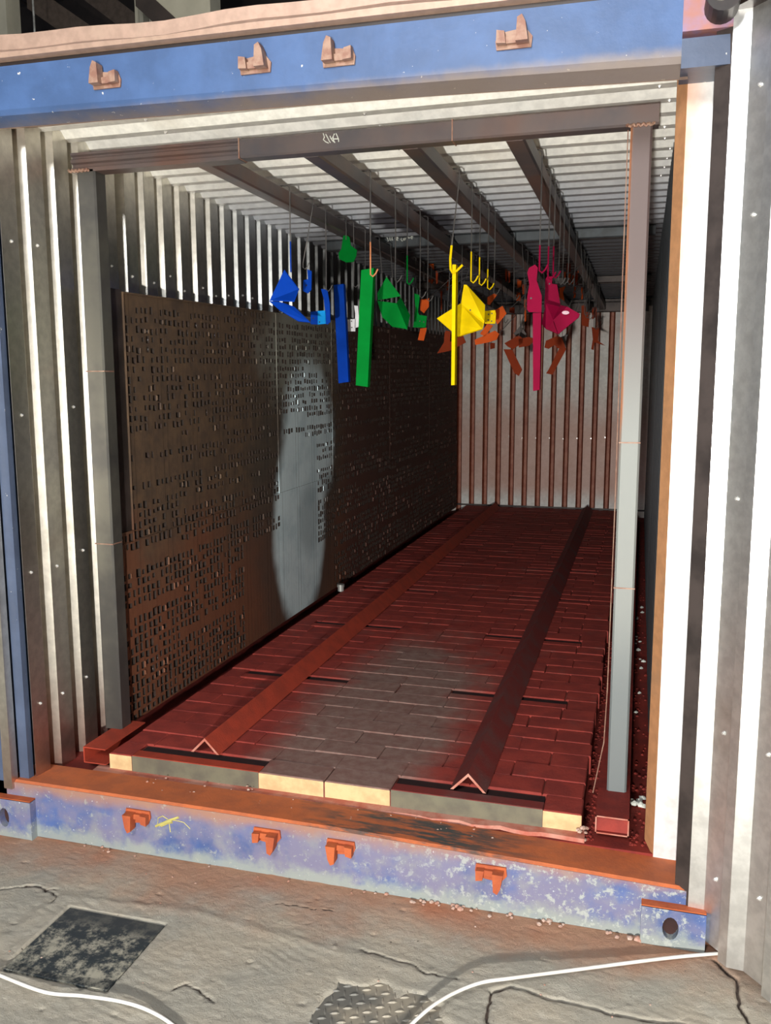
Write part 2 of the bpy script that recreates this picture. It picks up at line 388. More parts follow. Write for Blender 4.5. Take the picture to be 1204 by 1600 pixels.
# ---------------------------------------------------------------- corrugated sheets
P = .146
def prof(n, crest=.074, fl=.012, dep=.038, s0=0., tm=0):
    """crest at h=0, trough at h=-dep; returns [(s,h,kind_of_face_after)]"""
    out = []
    for k in range(n):
        s = s0+k*P
        out += [(s, 0, 0), (s+crest, 0, 1), (s+crest+fl, -dep, tm), (s+P-fl, -dep, 1)]
    out.append((s0+n*P, 0, 0)); return out
def corr(name, parent, o, ds, dl, L, nrm, pr, mats, t=.0012):
    """o origin, ds direction along the profile, dl*L rib direction, nrm outward direction of crests"""
    o = Vector(o); ds = Vector(ds); dl = Vector(dl)*L; nrm = Vector(nrm); mb = MB()
    nl = 5
    for (s, h, k), (s2, h2, _) in zip(pr[:-1], pr[1:]):
        a = o+ds*s+nrm*h; b = o+ds*s2+nrm*h2
        mb.add([a, b, b+dl, a+dl], [(0, 1, 2, 3)], k if len(mats) > 1 else 0)
    me = bpy.data.meshes.new(name)
    ob = mb.build(name, mats, parent)
    return solid(ob, t)
def wall_sheets(root, o, ds, dl, L, nrm, total, mats, per=6, dep=.038, crest=.074, fl=.012):
    k = 0
    while k < total:
        n = min(per, total-k)
        oo = Vector(o)+Vector(ds)*(k*P)+Vector(nrm)*(.0015*((k//per) % 2))
        corr('corrugated_sheet', root, oo, ds, dl, L, nrm, prof(n, dep=dep, crest=crest, fl=.016 if len(mats) == 3 else fl, tm=2 if len(mats) == 3 else 0), mats); k += n
SCREW = MB().tube([(0, 0, -.002), (0, 0, .003)], .006, 6).tube([(0, 0, .003), (0, 0, .007)], .0035, 6).mesh('screw', ['screw'])
def screw(loc, axis, parent):
    o = bpy.data.objects.new('screw', SCREW); COL.objects.link(o)
    q = Vector((0, 0, 1)).rotation_difference(Vector(axis)); m = Matrix.Translation(loc) @ q.to_matrix().to_4x4()
    o.matrix_world = m; o.parent = parent; o.matrix_basis = m; return o
YR = 7.12; XR = 2.298; XL = .20; ZC = 2.445
wl = empty('wall_left', kind='structure'); wr = empty('wall_right', kind='structure')
cl = empty('ceiling', kind='structure'); wb = empty('wall_rear', kind='structure')
Z0 = .165
# left: crests face +X; first crest y .09-.157
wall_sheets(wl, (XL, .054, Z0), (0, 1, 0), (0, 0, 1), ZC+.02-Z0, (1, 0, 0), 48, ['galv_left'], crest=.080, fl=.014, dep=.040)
wall_sheets(wr, (XR, .26, Z0), (0, 1, 0), (0, 0, 1), ZC+.02-Z0, (-1, 0, 0), 47, ['galv_right'])
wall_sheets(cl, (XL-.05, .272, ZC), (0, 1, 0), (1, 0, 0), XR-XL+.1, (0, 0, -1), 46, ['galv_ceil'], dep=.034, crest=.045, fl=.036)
wall_sheets(wb, (XL-.02, YR, Z0), (1, 0, 0), (0, 0, 1), ZC-Z0, (0, -1, 0), 15, ['galv_rear', 'red_flank', 'red_trough'], per=5, crest=.086, dep=.042)
MB().box((XL-.02, YR-.006, .232), (XR, YR+.002, .25)).build('base_trim', 'dark_steel', wb)
MB().box((XL, YR-.10, 2.36), (XR, YR-.04, ZC-.01)).build('top_rail', 'dark_steel', wb)
for k in range(14):
    for z in (.47, .95, 1.47, 2.02):
        if random.random() < .85: screw((XL, .054+k*P+.035+random.uniform(-.015, .02), z+random.uniform(-.03, .03)), (1, 0, 0), wl)
for k in range(12):
    screw((XL+.017+k*P+.045, YR, 1.0+random.uniform(-.01, .01)), (0, -1, 0), wb)
for k in range(0, 10):
    for x in (.62, 1.35, 2.25): screw((x+random.uniform(-.05, .05), .272+k*P+.022, ZC), (0, 0, -1), cl)
# outer steel skin of the container
for nm, a, b in (('outer_skin', (.0, .05, 0), (.02, YR+.2, 2.59)),): MB().box(a, b).build(nm, 'blue_post', wl)
MB().box((2.418, .25, 0), (2.438, YR+.2, 2.59)).build('outer_skin', 'blue_post', wr)
MB().box((0, .05, 2.56), (2.438, YR+.2, 2.59)).build('outer_skin', 'blue_post', cl)
MB().box((.0, YR+.18, 0), (2.438, YR+.2, 2.59)).build('outer_skin', 'blue_post', wb)

# ---------------------------------------------------------------- container front frame
cf = thing('container_frame', 'blue steel container door frame with header beam, sill and corner castings', 'frame', (1.2, 0, 0))
def loft(mb, xs, profs, mi=0):
    """sections at each x, profs = list of [(y,z)..] same length, closed"""
    n = len(profs[0]); vs = [(x, y, z) for x, pf in zip(xs, profs) for (y, z) in pf]; fs = []
    for i in range(len(xs)-1):
        fs += [(i*n+k, i*n+(k+1) % n, (i+1)*n+(k+1) % n, (i+1)*n+k) for k in range(n)]
    fs += [tuple(range(n-1, -1, -1)), tuple(range((len(xs)-1)*n, len(xs)*n))]
    return mb.add(vs, fs, mi)
def hz(x): return 2.424-.019*x/1.0 if x < 1.6 else 2.424-.0304-.028*(x-1.6)    # lower front edge of the header
def ht(x): return 2.548-.010*x
xs = [0, .3, .8, 1.3, 1.8, 2.28]
loft(MB(), xs, [[(0, hz(x)), (0, ht(x)), (.16, ht(x)), (.16, hz(x)+.03), (.075, hz(x)-.030), (.012, hz(x)-.014)] for x in xs]).build('header_beam', 'blue_header', cf)
xs2 = list(np.linspace(XL-.03, 2.30, 24))
loft(MB(), xs2, [[(.075, hz(x)-.032), (.272, ZC+.0), (.274, ZC+.03), (.09, hz(x)-.016)] for x in xs2]).build('ceiling_flashing', 'galv_warm' if 0 else 'peach', cf)
loft(MB(), [2.28, 2.438], [[(-.004, 2.43), (-.004, 2.56), (.17, 2.56), (.17, 2.43)]]*2).build('corner_casting', 'purple', cf)
loft(MB(), [2.28, 2.438], [[(-.002, 2.345), (.0, 2.415), (.17, 2.43), (.17, 2.36)]]*2).build('header_gusset', 'blue_post', cf)
# sill
def st(x): return .197-.002*x if x < 1.3 else .194-.026*(x-1.3)
xs = [.02, .24, .6, 1.0, 1.4, 1.8, 2.272, 2.40]
loft(MB(), xs, [[(0, .0), (0, st(x)-.006), (.012, st(x)-.006), (.012, 0)] for x in xs]).build('sill_beam', 'blue_sill', cf)
xs = [.0, .24, .6, 1.0, 1.4, 1.8, 2.2, 2.40]
loft(MB(), xs, [[(.002, .03), (.002, st(x)-.006), (.012, st(x)), (.172, st(x)-.012), (.172, .02)] for x in xs]).build('sill_top', 'orange_sill', cf)
# right end of the face keeps the same blue paint
def casting(x0, x1, hx, hole_r, ztop):
    """corner casting with an oval hole in its face, an orange dusted top"""
    mb = MB(); y0 = -.03; n = 16; hz_ = ztop*.5
    ring = [(hx+hole_r[0]*math.cos(a), hz_+hole_r[1]*math.sin(a)) for a in [2*math.pi*k/n for k in range(n)]]
    rect = []
    for k in range(n):
        a = 2*math.pi*k/n; c, s_ = math.cos(a), math.sin(a)
        t = min(((x1-hx) if c > 0 else (hx-x0))/max(abs(c), 1e-6), ((ztop-hz_) if s_ > 0 else hz_)/max(abs(s_), 1e-6))
        rect.append((hx+t*c, hz_+t*s_))
    vs = [(x, y0, z) for x, z in rect]+[(x, y0, z) for x, z in ring]+[(x, y0+.026, z) for x, z in ring]
    fs = [(k, (k+1) % n, n+(k+1) % n, n+k) for k in range(n)]+[(n+k, n+(k+1) % n, 2*n+(k+1) % n, 2*n+k) for k in range(n)]
    # corners of the rectangle
    mb.add(vs, fs, 0)
    for cx, cz in ((x0, 0), (x1, 0), (x0, ztop), (x1, ztop)):
        near = sorted(range(n), key=lambda k: (rect[k][0]-cx)**2+(rect[k][1]-cz)**2)[:2]
        mb.add([(cx, y0, cz)]+[(rect[k][0], y0, rect[k][1]) for k in near], [(0, 1, 2)], 0)
    mb.add([(x, y0+.026, z) for x, z in ring], [tuple(range(n))], 2)  # back of the hole coloured dark as painted shade
    mb.box((x0, y0+.0005, -.002), (x0+.004, .05, ztop), 0); mb.box((x1-.004, y0+.0005, -.002), (x1, .05, ztop), 0)
    mb.box((x0, y0, ztop-.002), (x1, .02, ztop+.003), 1)
    return mb.build('corner_casting', ['blue_sill', 'orange', 'recess_shade'], cf)
casting(.02, .235, .125, (.02, .035), .14)
casting(2.272, 2.445, 2.352, (.022, .034), .115)
# lock keepers on header and sill
def keeper(x, z, up, flip, mat, parent):
    mb = MB(); s = 1 if up else -1; f = -1 if flip else 1
    def q(u, v, y): return (x+u*f, y, z+v*s)
    plate = [(-.045, -.022), (.045, -.022), (.048, .004), (.03, .026), (-.01, .022), (-.04, .018), (-.048, 0)]
    mb.prism([q(u, v, -.001) for u, v in plate], (0, -.006, 0))
    mb.prism([q(u, v, -.007) for u, v in ((-.043, -.012), (-.018, -.014), (-.022, .016), (-.042, .02))], (0, -.022, 0))   # short claw
    mb.prism([q(u, v, -.007) for u, v in ((.008, -.014), (.04, -.014), (.033, .03), (.024, .048), (.012, .042), (.010, .01))], (0, -.032, 0))
    mb.prism([q(u, v, -.007) for u, v in ((-.02, -.012), (.01, -.012), (.01, .006), (-.02, .006))], (0, -.012, 0))
    o = mb.build('lock_keeper', mat, parent); return o
for px, py, fl in ((168, 124, 1), (400, 100, 0), (530, 88, 1), (803, 60, 0)):
    p_ = at(px, py, 1, 0); keeper(p_.x, p_.z-.005, True, fl, 'rust', cf)
for px, py, fl in ((217, 1274, 1), (418, 1304, 0), (533, 1322, 1), (767, 1362, 0)):
    p_ = at(px, py, 1, 0); keeper(p_.x, p_.z, False, fl, 'orange', cf)
# paint splashes on the sill: a yellow daub with scratches
def stroke(mb, pts, r=.003): mb.tube(pts, r, 5)
mb = MB()
for pl, r in (([(243, 1291), (252, 1287), (266, 1281), (279, 1277)], .004), ([(251, 1289), (262, 1284), (269, 1283)], .007), ([(264, 1284), (266, 1300)], .0016), ([(246, 1290), (247, 1278), (254, 1275), (262, 1280)], .0018), ([(264, 1281), (275, 1282), (287, 1285), (297, 1295)], .0014), ([(203, 1297), (206, 1288)], .006)):
    stroke(mb, [at(x, y, 1, -.0005) for x, y in pl], r)
mb.build('paint_daub', simple('yellow_daub', (.62, .55, .16), None, .7), cf)
# corner posts
MB().box((.0, 0, .14), (.118, .16, 2.45)).build('corner_post', 'blue_post', cf)
MB().box((.118, -.012, .17), (.152, .02, 2.45)).build('post_lip', 'peach' if 0 else 'galv_left', cf)
MB().box((.152, .03, .16), (.19, .056, 2.45)).build('post_channel', 'blue_post', cf)
MB().box((2.40, .02, .12), (2.438, .25, 2.5)).build('corner_post', 'blue_post', cf)
# bent galvanised closing strip on the right
mb = MB(); zt = 2.395
mb.add([(2.40, .17, .155), (2.304, .17, .155), (2.304, .17, zt), (2.40, .17, zt)], [(0, 1, 2, 3)], 0)
mb.add([(2.304, .17, .155), (2.279, .215, .185), (2.279, .215, zt), (2.304, .17, zt)], [(0, 1, 2, 3)], 1)
mb.add([(2.279, .215, .185), (2.279, .245, .185), (2.279, .245, zt), (2.279, .215, zt)], [(0, 1, 2, 3)], 1)
mb.add([(2.279, .245, .185), (2.298, .265, .185), (2.298, .265, zt), (2.279, .245, zt)], [(0, 1, 2, 3)], 1)
solid(mb.build('closing_strip', ['galv_strip', 'galv_warm'], cf), .0015)
# bent galvanised flashing along the top of the header
xs = list(np.linspace(-.3, 2.5, 30)); pr_ = []
for i, x in enumerate(xs):
    wv = .006*math.sin(x*5+1)+.004*math.sin(x*13); b = ht(x)+.012
    pr_.append([(.01, b), (-.022, b+.004), (-.026, b+.018+wv*.5), (-.010, b+.030+wv), (-.014, b+.075-.010*x+wv), (.06, b+.085-.010*x+wv), (.06, b)])
loft(MB(), xs, pr_).build('roof_flashing', 'peach', cf)
loft(MB(), [-.3, 2.5], [[(.005, ht(x)-.004), (.005, ht(x)+.016), (.05, ht(x)+.016), (.05, ht(x)-.004)] for x in (-.3, 2.5)]).build('flashing_gap', 'rubber', cf)

# ---------------------------------------------------------------- opened door leaf on the right
dr = empty('door_1', kind='structure')
dd = Vector((.637, -.771, 0)); dn = Vector((-.771, -.637, 0))
base = Vector((2.397, -.005, .03))
pr = []
for k in range(7):
    s = k*.149; pr += [(s, 0, 0), (s+.030, -.030, 0), (s+.104, -.030, 0), (s+.119, 0, 0)]
pr.append((7*.149, 0, 0))
# sheets of three ribs each
for a in (0, 12, 24):
    seg = pr[a:a+13] if a < 24 else pr[a:]
    if len(seg) > 1: corr('corrugated_sheet', dr, base, dd, (0, 0, 1), 2.44, dn, seg, ['galv_clean'])
for k in range(6):
    for z in (.20+.03*k, .62, 1.25, 1.95, 2.25): screw(base+dd*(k*.149+.067)+dn*(-.030)+Vector((0, 0, z)), dn, dr)
mb = MB(); g0 = Vector((2.361, .019, .03)); g1 = Vector((2.398, -.004, .03))
mb.prism([g0, g1, g1+Vector((.01, .03, 0)), g0+Vector((.03, .04, 0))], (0, 0, 2.46)); mb.build('door_gasket', 'dark_steel', dr)
q0 = base-dn*.075; mb = MB()
mb.prism([base-dn*.04, base-dn*.04+dd*1.1, base-dn*.08+dd*1.1, base-dn*.08], (0, 0, 2.62)); mb.build('door_leaf', 'blue_post', dr)
mb = MB(); tp = Vector((0, 0, 2.435))
mb.prism([base+tp+dn*.012, base+tp+dd*1.1+dn*.012, base+tp+dd*1.1-dn*.05, base+tp-dn*.05], (0, 0, .035)); mb.build('top_seal', 'rubber', dr)
mb = MB(); c_ = at(1130, -4, 1, -.06)
mb.tube([c_+Vector((0, -.03, 0)), c_+Vector((0, .07, 0))], .040, 20); mb.build('lock_rod_bush', 'rubber', dr)
mb = MB(); mb.tube([c_+Vector((-.004, -.034, .012)), c_+Vector((-.004, .0, .012))], .030, 20); mb.build('lock_rod', 'tin', dr)

# ---------------------------------------------------------------- inner welded steel frame
fr = thing('steel_frame', 'welded square tube frame with overhead hanging beams inside the container', 'frame', (1.2, .38, .25))
def tubebox(name, a, b, mat, parent=fr, ch=.006):
    """square tube with rounded long edges along its longest axis"""
    a = Vector(a); b = Vector(b); d = b-a; ax = max(range(3), key=lambda i: d[i]); i, j = [k for k in range(3) if k != ax]
    ring = []
    for (u, v) in ((ch, 0), (d[i]-ch, 0), (d[i], ch), (d[i], d[j]-ch), (d[i]-ch, d[j]), (ch, d[j]), (0, d[j]-ch), (0, ch)):
        p_ = a.copy(); p_[i] += u; p_[j] += v; ring.append(p_)
    dv = Vector((0, 0, 0)); dv[ax] = d[ax]
    return MB().prism(ring, dv).build(name, mat, parent)
tubebox('upright', (2.157, .38, .25), (2.219, .44, 2.325), 'upright')
tubebox('upright', (.266, .38, .255), (.340, .45, 2.325), 'left_up')
# weld joints on uprights
for x0, wx, z in ((2.157, .062, 1.39), (2.157, .062, .93), (.266, .074, 1.62), (.266, .074, .98)):
    MB().box((x0-.0015, .3785, z), (x0+wx+.0015, .4415, z+.004)).build('weld_bead', 'rust', fr)
# header: right piece plain tube, left piece a grooved channel
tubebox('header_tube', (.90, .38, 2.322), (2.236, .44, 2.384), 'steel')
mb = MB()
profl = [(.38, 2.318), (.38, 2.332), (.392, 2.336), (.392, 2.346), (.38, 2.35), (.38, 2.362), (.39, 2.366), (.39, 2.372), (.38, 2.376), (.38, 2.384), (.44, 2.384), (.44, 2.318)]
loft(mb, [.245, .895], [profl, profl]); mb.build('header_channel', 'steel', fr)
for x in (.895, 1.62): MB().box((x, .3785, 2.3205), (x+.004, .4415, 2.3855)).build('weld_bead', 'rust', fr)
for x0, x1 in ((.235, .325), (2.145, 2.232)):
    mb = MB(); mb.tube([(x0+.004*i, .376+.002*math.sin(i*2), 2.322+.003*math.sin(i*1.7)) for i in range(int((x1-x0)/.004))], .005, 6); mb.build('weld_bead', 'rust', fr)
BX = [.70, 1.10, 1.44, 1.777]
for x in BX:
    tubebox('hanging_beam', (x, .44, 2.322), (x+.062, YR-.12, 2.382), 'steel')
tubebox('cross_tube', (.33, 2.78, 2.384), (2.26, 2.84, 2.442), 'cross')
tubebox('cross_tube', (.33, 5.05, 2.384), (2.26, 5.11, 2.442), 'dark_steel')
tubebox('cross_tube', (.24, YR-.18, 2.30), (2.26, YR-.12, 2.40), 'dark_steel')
# base tubes the uprights stand on (open ends to the front)
def open_tube(x0, x1, y0, y1, z0, z1, t, mat, inner, side_open=False):
    mb = MB()
    mb.box((x0, y0, z0), (x1, y1, z0+t)); mb.box((x0, y0, z1-t), (x1, y1, z1)); mb.box((x0, y0, z0+t), (x0+t, y1, z1-t))
    if not side_open: mb.box((x1-t, y0, z0+t), (x1, y1, z1-t))
    if not side_open: mb.add([(x0+t, y0+.012, z0+t), (x1-t, y0+.012, z0+t), (x1-t, y0+.012, z1-t), (x0+t, y0+.012, z1-t)], [(0, 1, 2, 3)], 1)
    return mb.build('base_tube', [mat, inner], fr)
open_tube(2.13, 2.231, .20, 6.9, .192, .25, .004, 'red_floor', 'brick')
open_tube(.295, .388, .20, .47, .195, .256, .004, 'red_rail', 'recess_shade', True)
mb = MB(); mb.box((2.13, .1985, .192), (2.231, .2, .196)); mb.box((2.13, .1985, .246), (2.231, .2, .25)); mb.box((2.13, .1985, .192), (2.134, .2, .25)); mb.box((2.227, .1985, .192), (2.231, .2, .25))
mb.build('tube_rim', 'pink_bed', fr)
# chalk marks on the steel
def strokes(name, plist, y, r, parent, mat='chalk'):
    mb = MB()
    for pl in plist: mb.tube([at(px, py, 1, y) for px, py in pl], r, 4)
    return mb.build(name, mat, parent)
z1 = lambda pts: [(480+x/15.05, 195+y/15.05) for x, y in pts]
strokes('chalk_writing', [z1(p_) for p_ in ([(370, 200), (400, 290), (375, 350), (430, 400), (500, 430)], [(430, 220), (470, 290), (520, 390), (545, 420)], [(530, 260), (560, 330), (600, 300), (630, 210)],
    [(640, 210), (600, 280), (620, 380), (640, 400)], [(670, 200), (700, 260), (730, 340), (735, 400)], [(620, 330), (720, 330)], [(540, 300), (600, 380), (650, 420)])], .3785, .0016, fr)
z2 = lambda pts: [(590+x/17.2, 355+y/17.2) for x, y in pts]
strokes('chalk_writing', [z2(p_) for p_ in ([(235, 280), (270, 300), (260, 330), (290, 350), (270, 385)], [(320, 235), (325, 350), (350, 350)], [(385, 235), (375, 350), (410, 340)], [(510, 230), (460, 290), (510, 350), (550, 300), (510, 235)], [(510, 230), (515, 360), (550, 350)],
    [(640, 290), (620, 320), (650, 370), (670, 360)], [(690, 300), (695, 350)], [(690, 350), (740, 330), (760, 290), (700, 300)], [(800, 290), (810, 260), (840, 300), (860, 270)], [(900, 250), (890, 290), (920, 320), (940, 260), (900, 245)])], 2.7785, .0032, fr)
# loose wire along the right upright
mb = MB(); mb.tube([(2.150, .375, 2.31), (2.149, .377, 1.9), (2.151, .375, 1.2), (2.148, .374, .6), (2.143, .368, .42), (2.115, .33, .26)], .0018, 6)
tag(mb.build('thin_wire', 'rust'), 'thin rusty wire running down beside the right steel upright', 'wire')

# ---------------------------------------------------------------- floor inside: lower deck, brick platform
MB().box((.02, .17, .10), (2.40, YR+.1, Z0)).build('container_deck', 'red_floor', None, kind='structure').name = 'floor_container'
ZB = .236; Y0 = .215; RP = .1125; BL = .24; BXL, BXR = .392, 2.09
pf = thing('brick_platform', 'raised platform of dusty red bricks with bare yellow front edge', 'platform', (1.24, Y0, Z0))
# mortar bed and lower ledge peeping out in front
mb = MB(); n = 40; vs = []
for i in range(n+1):
    x = .34+(2.10-.34)*i/n; yy = .178+.006*math.sin(i*1.7)+.004*math.sin(i*4.1)
    vs += [(x, yy, Z0-.002), (x, yy+.004, Z0+.012), (x, Y0+.02, Z0+.014)]
mb.add(vs, [(i*3+k, i*3+3+k, i*3+4+k, i*3+1+k) for i in range(n) for k in (0, 1)]); mb.build('mortar_ledge', 'pink_bed', pf)
# bed under the joints (skips the slots under the rails)
RX = [.738, 1.717]; SLOTR = list(range(0, 61, 8)); HALF = .25
mb = MB(); nrow = int((YR-.02-Y0)/RP)
for r in range(nrow):
    y0 = Y0+r*RP+.004; y1 = y0+RP
    if r % 8 == 0:
        cuts = [(BXL+.004, RX[0]-HALF), (RX[0]+HALF, RX[1]-HALF), (RX[1]+HALF, BXR-.004)]
    else: cuts = [(BXL+.004, BXR-.004)]
    for a, b in cuts: mb.box((a, y0, Z0), (b, y1, ZB-.0075))
mb.build('joint_bed', 'joint', pf, kind='stuff')
BM = {}
def brick_mesh(w, front):
    key = (round(w, 3), front)
    if key not in BM:
        d = RP-.0045; mb = MB(); x0, x1, y0, y1, z0, z1, c = -w/2, w/2, 0, d, Z0+.003-ZB, 0, .0035
        mb.box((x0, y0, z0), (x1, y1, z1), 0, c)
        if front: mb.mi[2] = 1; mb.mi[6-4] = 1
        m_ = mb.mesh('brick', ['brick', 'yellow'])
        for p_ in m_.polygons: p_.material_index = 1 if (front and p_.normal.y < -.9) else 0
        BM[key] = m_
    return BM[key]
cnt = 0; rest = MB()
for r in range(nrow):
    y = Y0+r*RP; off = (r % 2)*BL/2
    if r % 8 == 0: spans = [(BXL, RX[0]-HALF), (RX[0]+HALF, RX[1]-HALF), (RX[1]+HALF, BXR)]
    else: spans = [(BXL, BXR+random.uniform(-.004, .006))]
    for (a, b) in spans:
        x = a; first = True
        edges = [a]
        s = BXL+(BL/2 if off else 0)
        if r % 8 == 0 and a > .9 and b < 1.6: s = a
        k = 0
        while s+k*BL < b-.03:
            if s+k*BL > a+.03: edges.append(s+k*BL)
            k += 1
        edges.append(b)
        for e0, e1 in zip(edges[:-1], edges[1:]):
            wdt = round(e1-e0-.0045, 2) if e1-e0 > .1 else e1-e0-.0045
            cx = (e0+e1)/2+random.uniform(-.001, .001); dz = random.uniform(-.0018, .0018)
            if cnt < 300:
                o = bpy.data.objects.new('brick', brick_mesh(wdt, r == 0)); COL.objects.link(o); o.parent = pf
                loc = Vector((cx, y+random.uniform(0, .002), ZB+dz))
                o.matrix_parent_inverse = WM[pf.name].inverted(); o.location = loc
                o.rotation_euler = (random.uniform(-.012, .012), random.uniform(-.006, .006), random.uniform(-.006, .006)); cnt += 1
            else:
                rest.box((cx-wdt/2, y, Z0+.003), (cx+wdt/2, y+RP-.0045, ZB+dz), 0, .0035)
rest.build('brick', 'brick', pf, kind='stuff')
mb = MB()
for r in range(0, nrow, 8):   # slot bottoms with shade put into the colour
    for rx in RX: mb.box((rx-HALF, Y0+r*RP+.03, Z0), (rx+HALF, Y0+(r+1)*RP, Z0+.004))
mb.build('slot_bottom', 'recess_shade', pf, kind='stuff')
PBM = MB().box((-HALF+.002, .053, Z0+.004-ZB), (HALF-.002, RP-.004, -.007)).mesh('gap_shade_bar', ['recess_shade'])  # added dark bar imitating the shade in the gap behind each plate
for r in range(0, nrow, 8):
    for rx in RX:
        o = bpy.data.objects.new('gap_shade_bar', PBM); COL.objects.link(o); o.parent = pf; o.matrix_parent_inverse = WM[pf.name].inverted(); o.location = (rx, Y0+r*RP, ZB)

# rails: inverted steel angles on cross plates
def rail(cx, y0, y1, half, hgt, label, front_mat):
    t = thing('angle_iron_rail', label, 'rail', (cx, y0, ZB), 'floor rails')
    th = .007; z = ZB+.005; mb = MB()
    pts = [(cx-half, y0, z), (cx, y0, z+hgt), (cx+half, y0, z), (cx+half-th*1.5, y0, z), (cx, y0, z+hgt-th*1.6), (cx-half+th*1.5, y0, z)]
    L = y1-y0
    n = 6; vs = pts + [(p_[0], y1, p_[2]) for p_ in pts]
    fs = [(i, (i+1) % n, n+(i+1) % n, n+i) for i in range(n)]+[(0, 1, 4, 5), (1, 2, 3, 4)]+[(n, n+5, n+4, n+1), (n+1, n+4, n+3, n+2)]
    mb.add(vs, fs); mb.mi = [0]*n+[1, 1, 0, 0]
    mb.build('angle_iron', ['red_rail', 'pink_bed'], t)
    for r in range(0, nrow, 8):
        y = Y0+r*RP; m = MB()
        m.box((cx-HALF, y, Z0+.006), (cx+HALF, y+.050, ZB+.003), 0, .002)
        o = m.build('cross_plate', [front_mat if r == 0 else 'brick', 'olive_steel'], t)
        if r == 0:
            for p_ in o.data.polygons: p_.material_index = 1 if p_.normal.y < -.9 else 0
    return t
rail(.738, .30, 6.93, .057, .058, 'bright red dusted inverted angle iron rail nearer the left filter wall', 'red_rail')
rail(1.717, .268, 6.93, .060, .062, 'dark red dusted inverted angle iron rail nearer the right upright', 'red_rail')

# rubble in the right hand gutter
def rock(mb, c, r, mi=0):
    n = 5; vs = [(c[0], c[1], c[2]+r*random.uniform(.6, .9))]
    for zf in (.35, -.2):
        for k in range(n):
            a = 2*math.pi*(k+random.uniform(-.25, .25))/n; q = r*random.uniform(.75, 1.15)
            vs.append((c[0]+q*math.cos(a), c[1]+q*math.sin(a), c[2]+r*zf))
    fs = [(0, 1+k, 1+(k+1) % n) for k in range(n)]+[(1+k, 6+k, 6+(k+1) % n, 1+(k+1) % n) for k in range(n)]+[(6, 7, 8, 9, 10)]
    mb.add(vs, fs, mi)
mb = MB()
for i in range(420):
    side = random.random()
    x = random.uniform(2.235, 2.29) if side < .45 else random.uniform(2.094, 2.126)
    y = .2+random.random()**1.6*(5.6 if side < .45 else 2.2); r = random.uniform(.002, .007)*(1.5 if random.random() < .08 else 1)
    rock(mb, (x, y, Z0+r*.2), r, 0)
tag(mb.build('loose_rubble', 'red_floor'), 'red dusted grit and rubble lying in the gutter beside the brick platform', 'rubble', kind='stuff')
mb = MB()
for i in range(9): rock(mb, (random.uniform(2.238, 2.28), random.uniform(.46, .53), Z0+.004+random.uniform(0, .01)), random.uniform(.006, .014))
for i in range(14): rock(mb, (random.uniform(2.238, 2.28), random.uniform(1.3, 3.4), Z0+.004+random.uniform(0, .004)), random.uniform(.006, .014))
tag(mb.build('pale_rubble', 'chalk'), 'whitish plaster crumbs scattered behind the right upright', 'rubble', kind='stuff')
mb = MB()
for px, py, r in ((997, 1448, .013), (986, 1440, .006), (1003, 1440, .005)): 
    p_ = at(px, py, 1, -.02); rock(mb, (p_.x, -.02, .004), r)
for i in range(46):
    x = random.choice([random.uniform(1.3, 2.25), random.uniform(1.5, 1.95), random.uniform(.3, 2.2)])
    rock(mb, (x, random.uniform(-.03, -.004), .004), random.uniform(.003, .008)*(1.3 if x > 1.5 else .7))
for i in range(26): rock(mb, (random.uniform(.3, 2.3), random.uniform(-.75, -.05), .0), random.uniform(.0015, .004))
tag(mb.build('pebbles', 'pebble'), 'pinkish stone chips scattered along the foot of the blue sill', 'pebbles', kind='stuff')
mb = MB()
for i in range(40):
    x = random.uniform(.5, 2.05); rock(mb, (x, random.uniform(.06, .205), st(x)-.008), random.uniform(.0015, .005))
for i in range(14): rock(mb, (2.085+random.uniform(-.01, .02), random.uniform(.19, .24), Z0+random.uniform(.0, .03)), random.uniform(.004, .010))
tag(mb.build('sill_grit', 'pebble'), 'pale grit scattered on the orange sill top before the bricks', 'grit', kind='stuff')

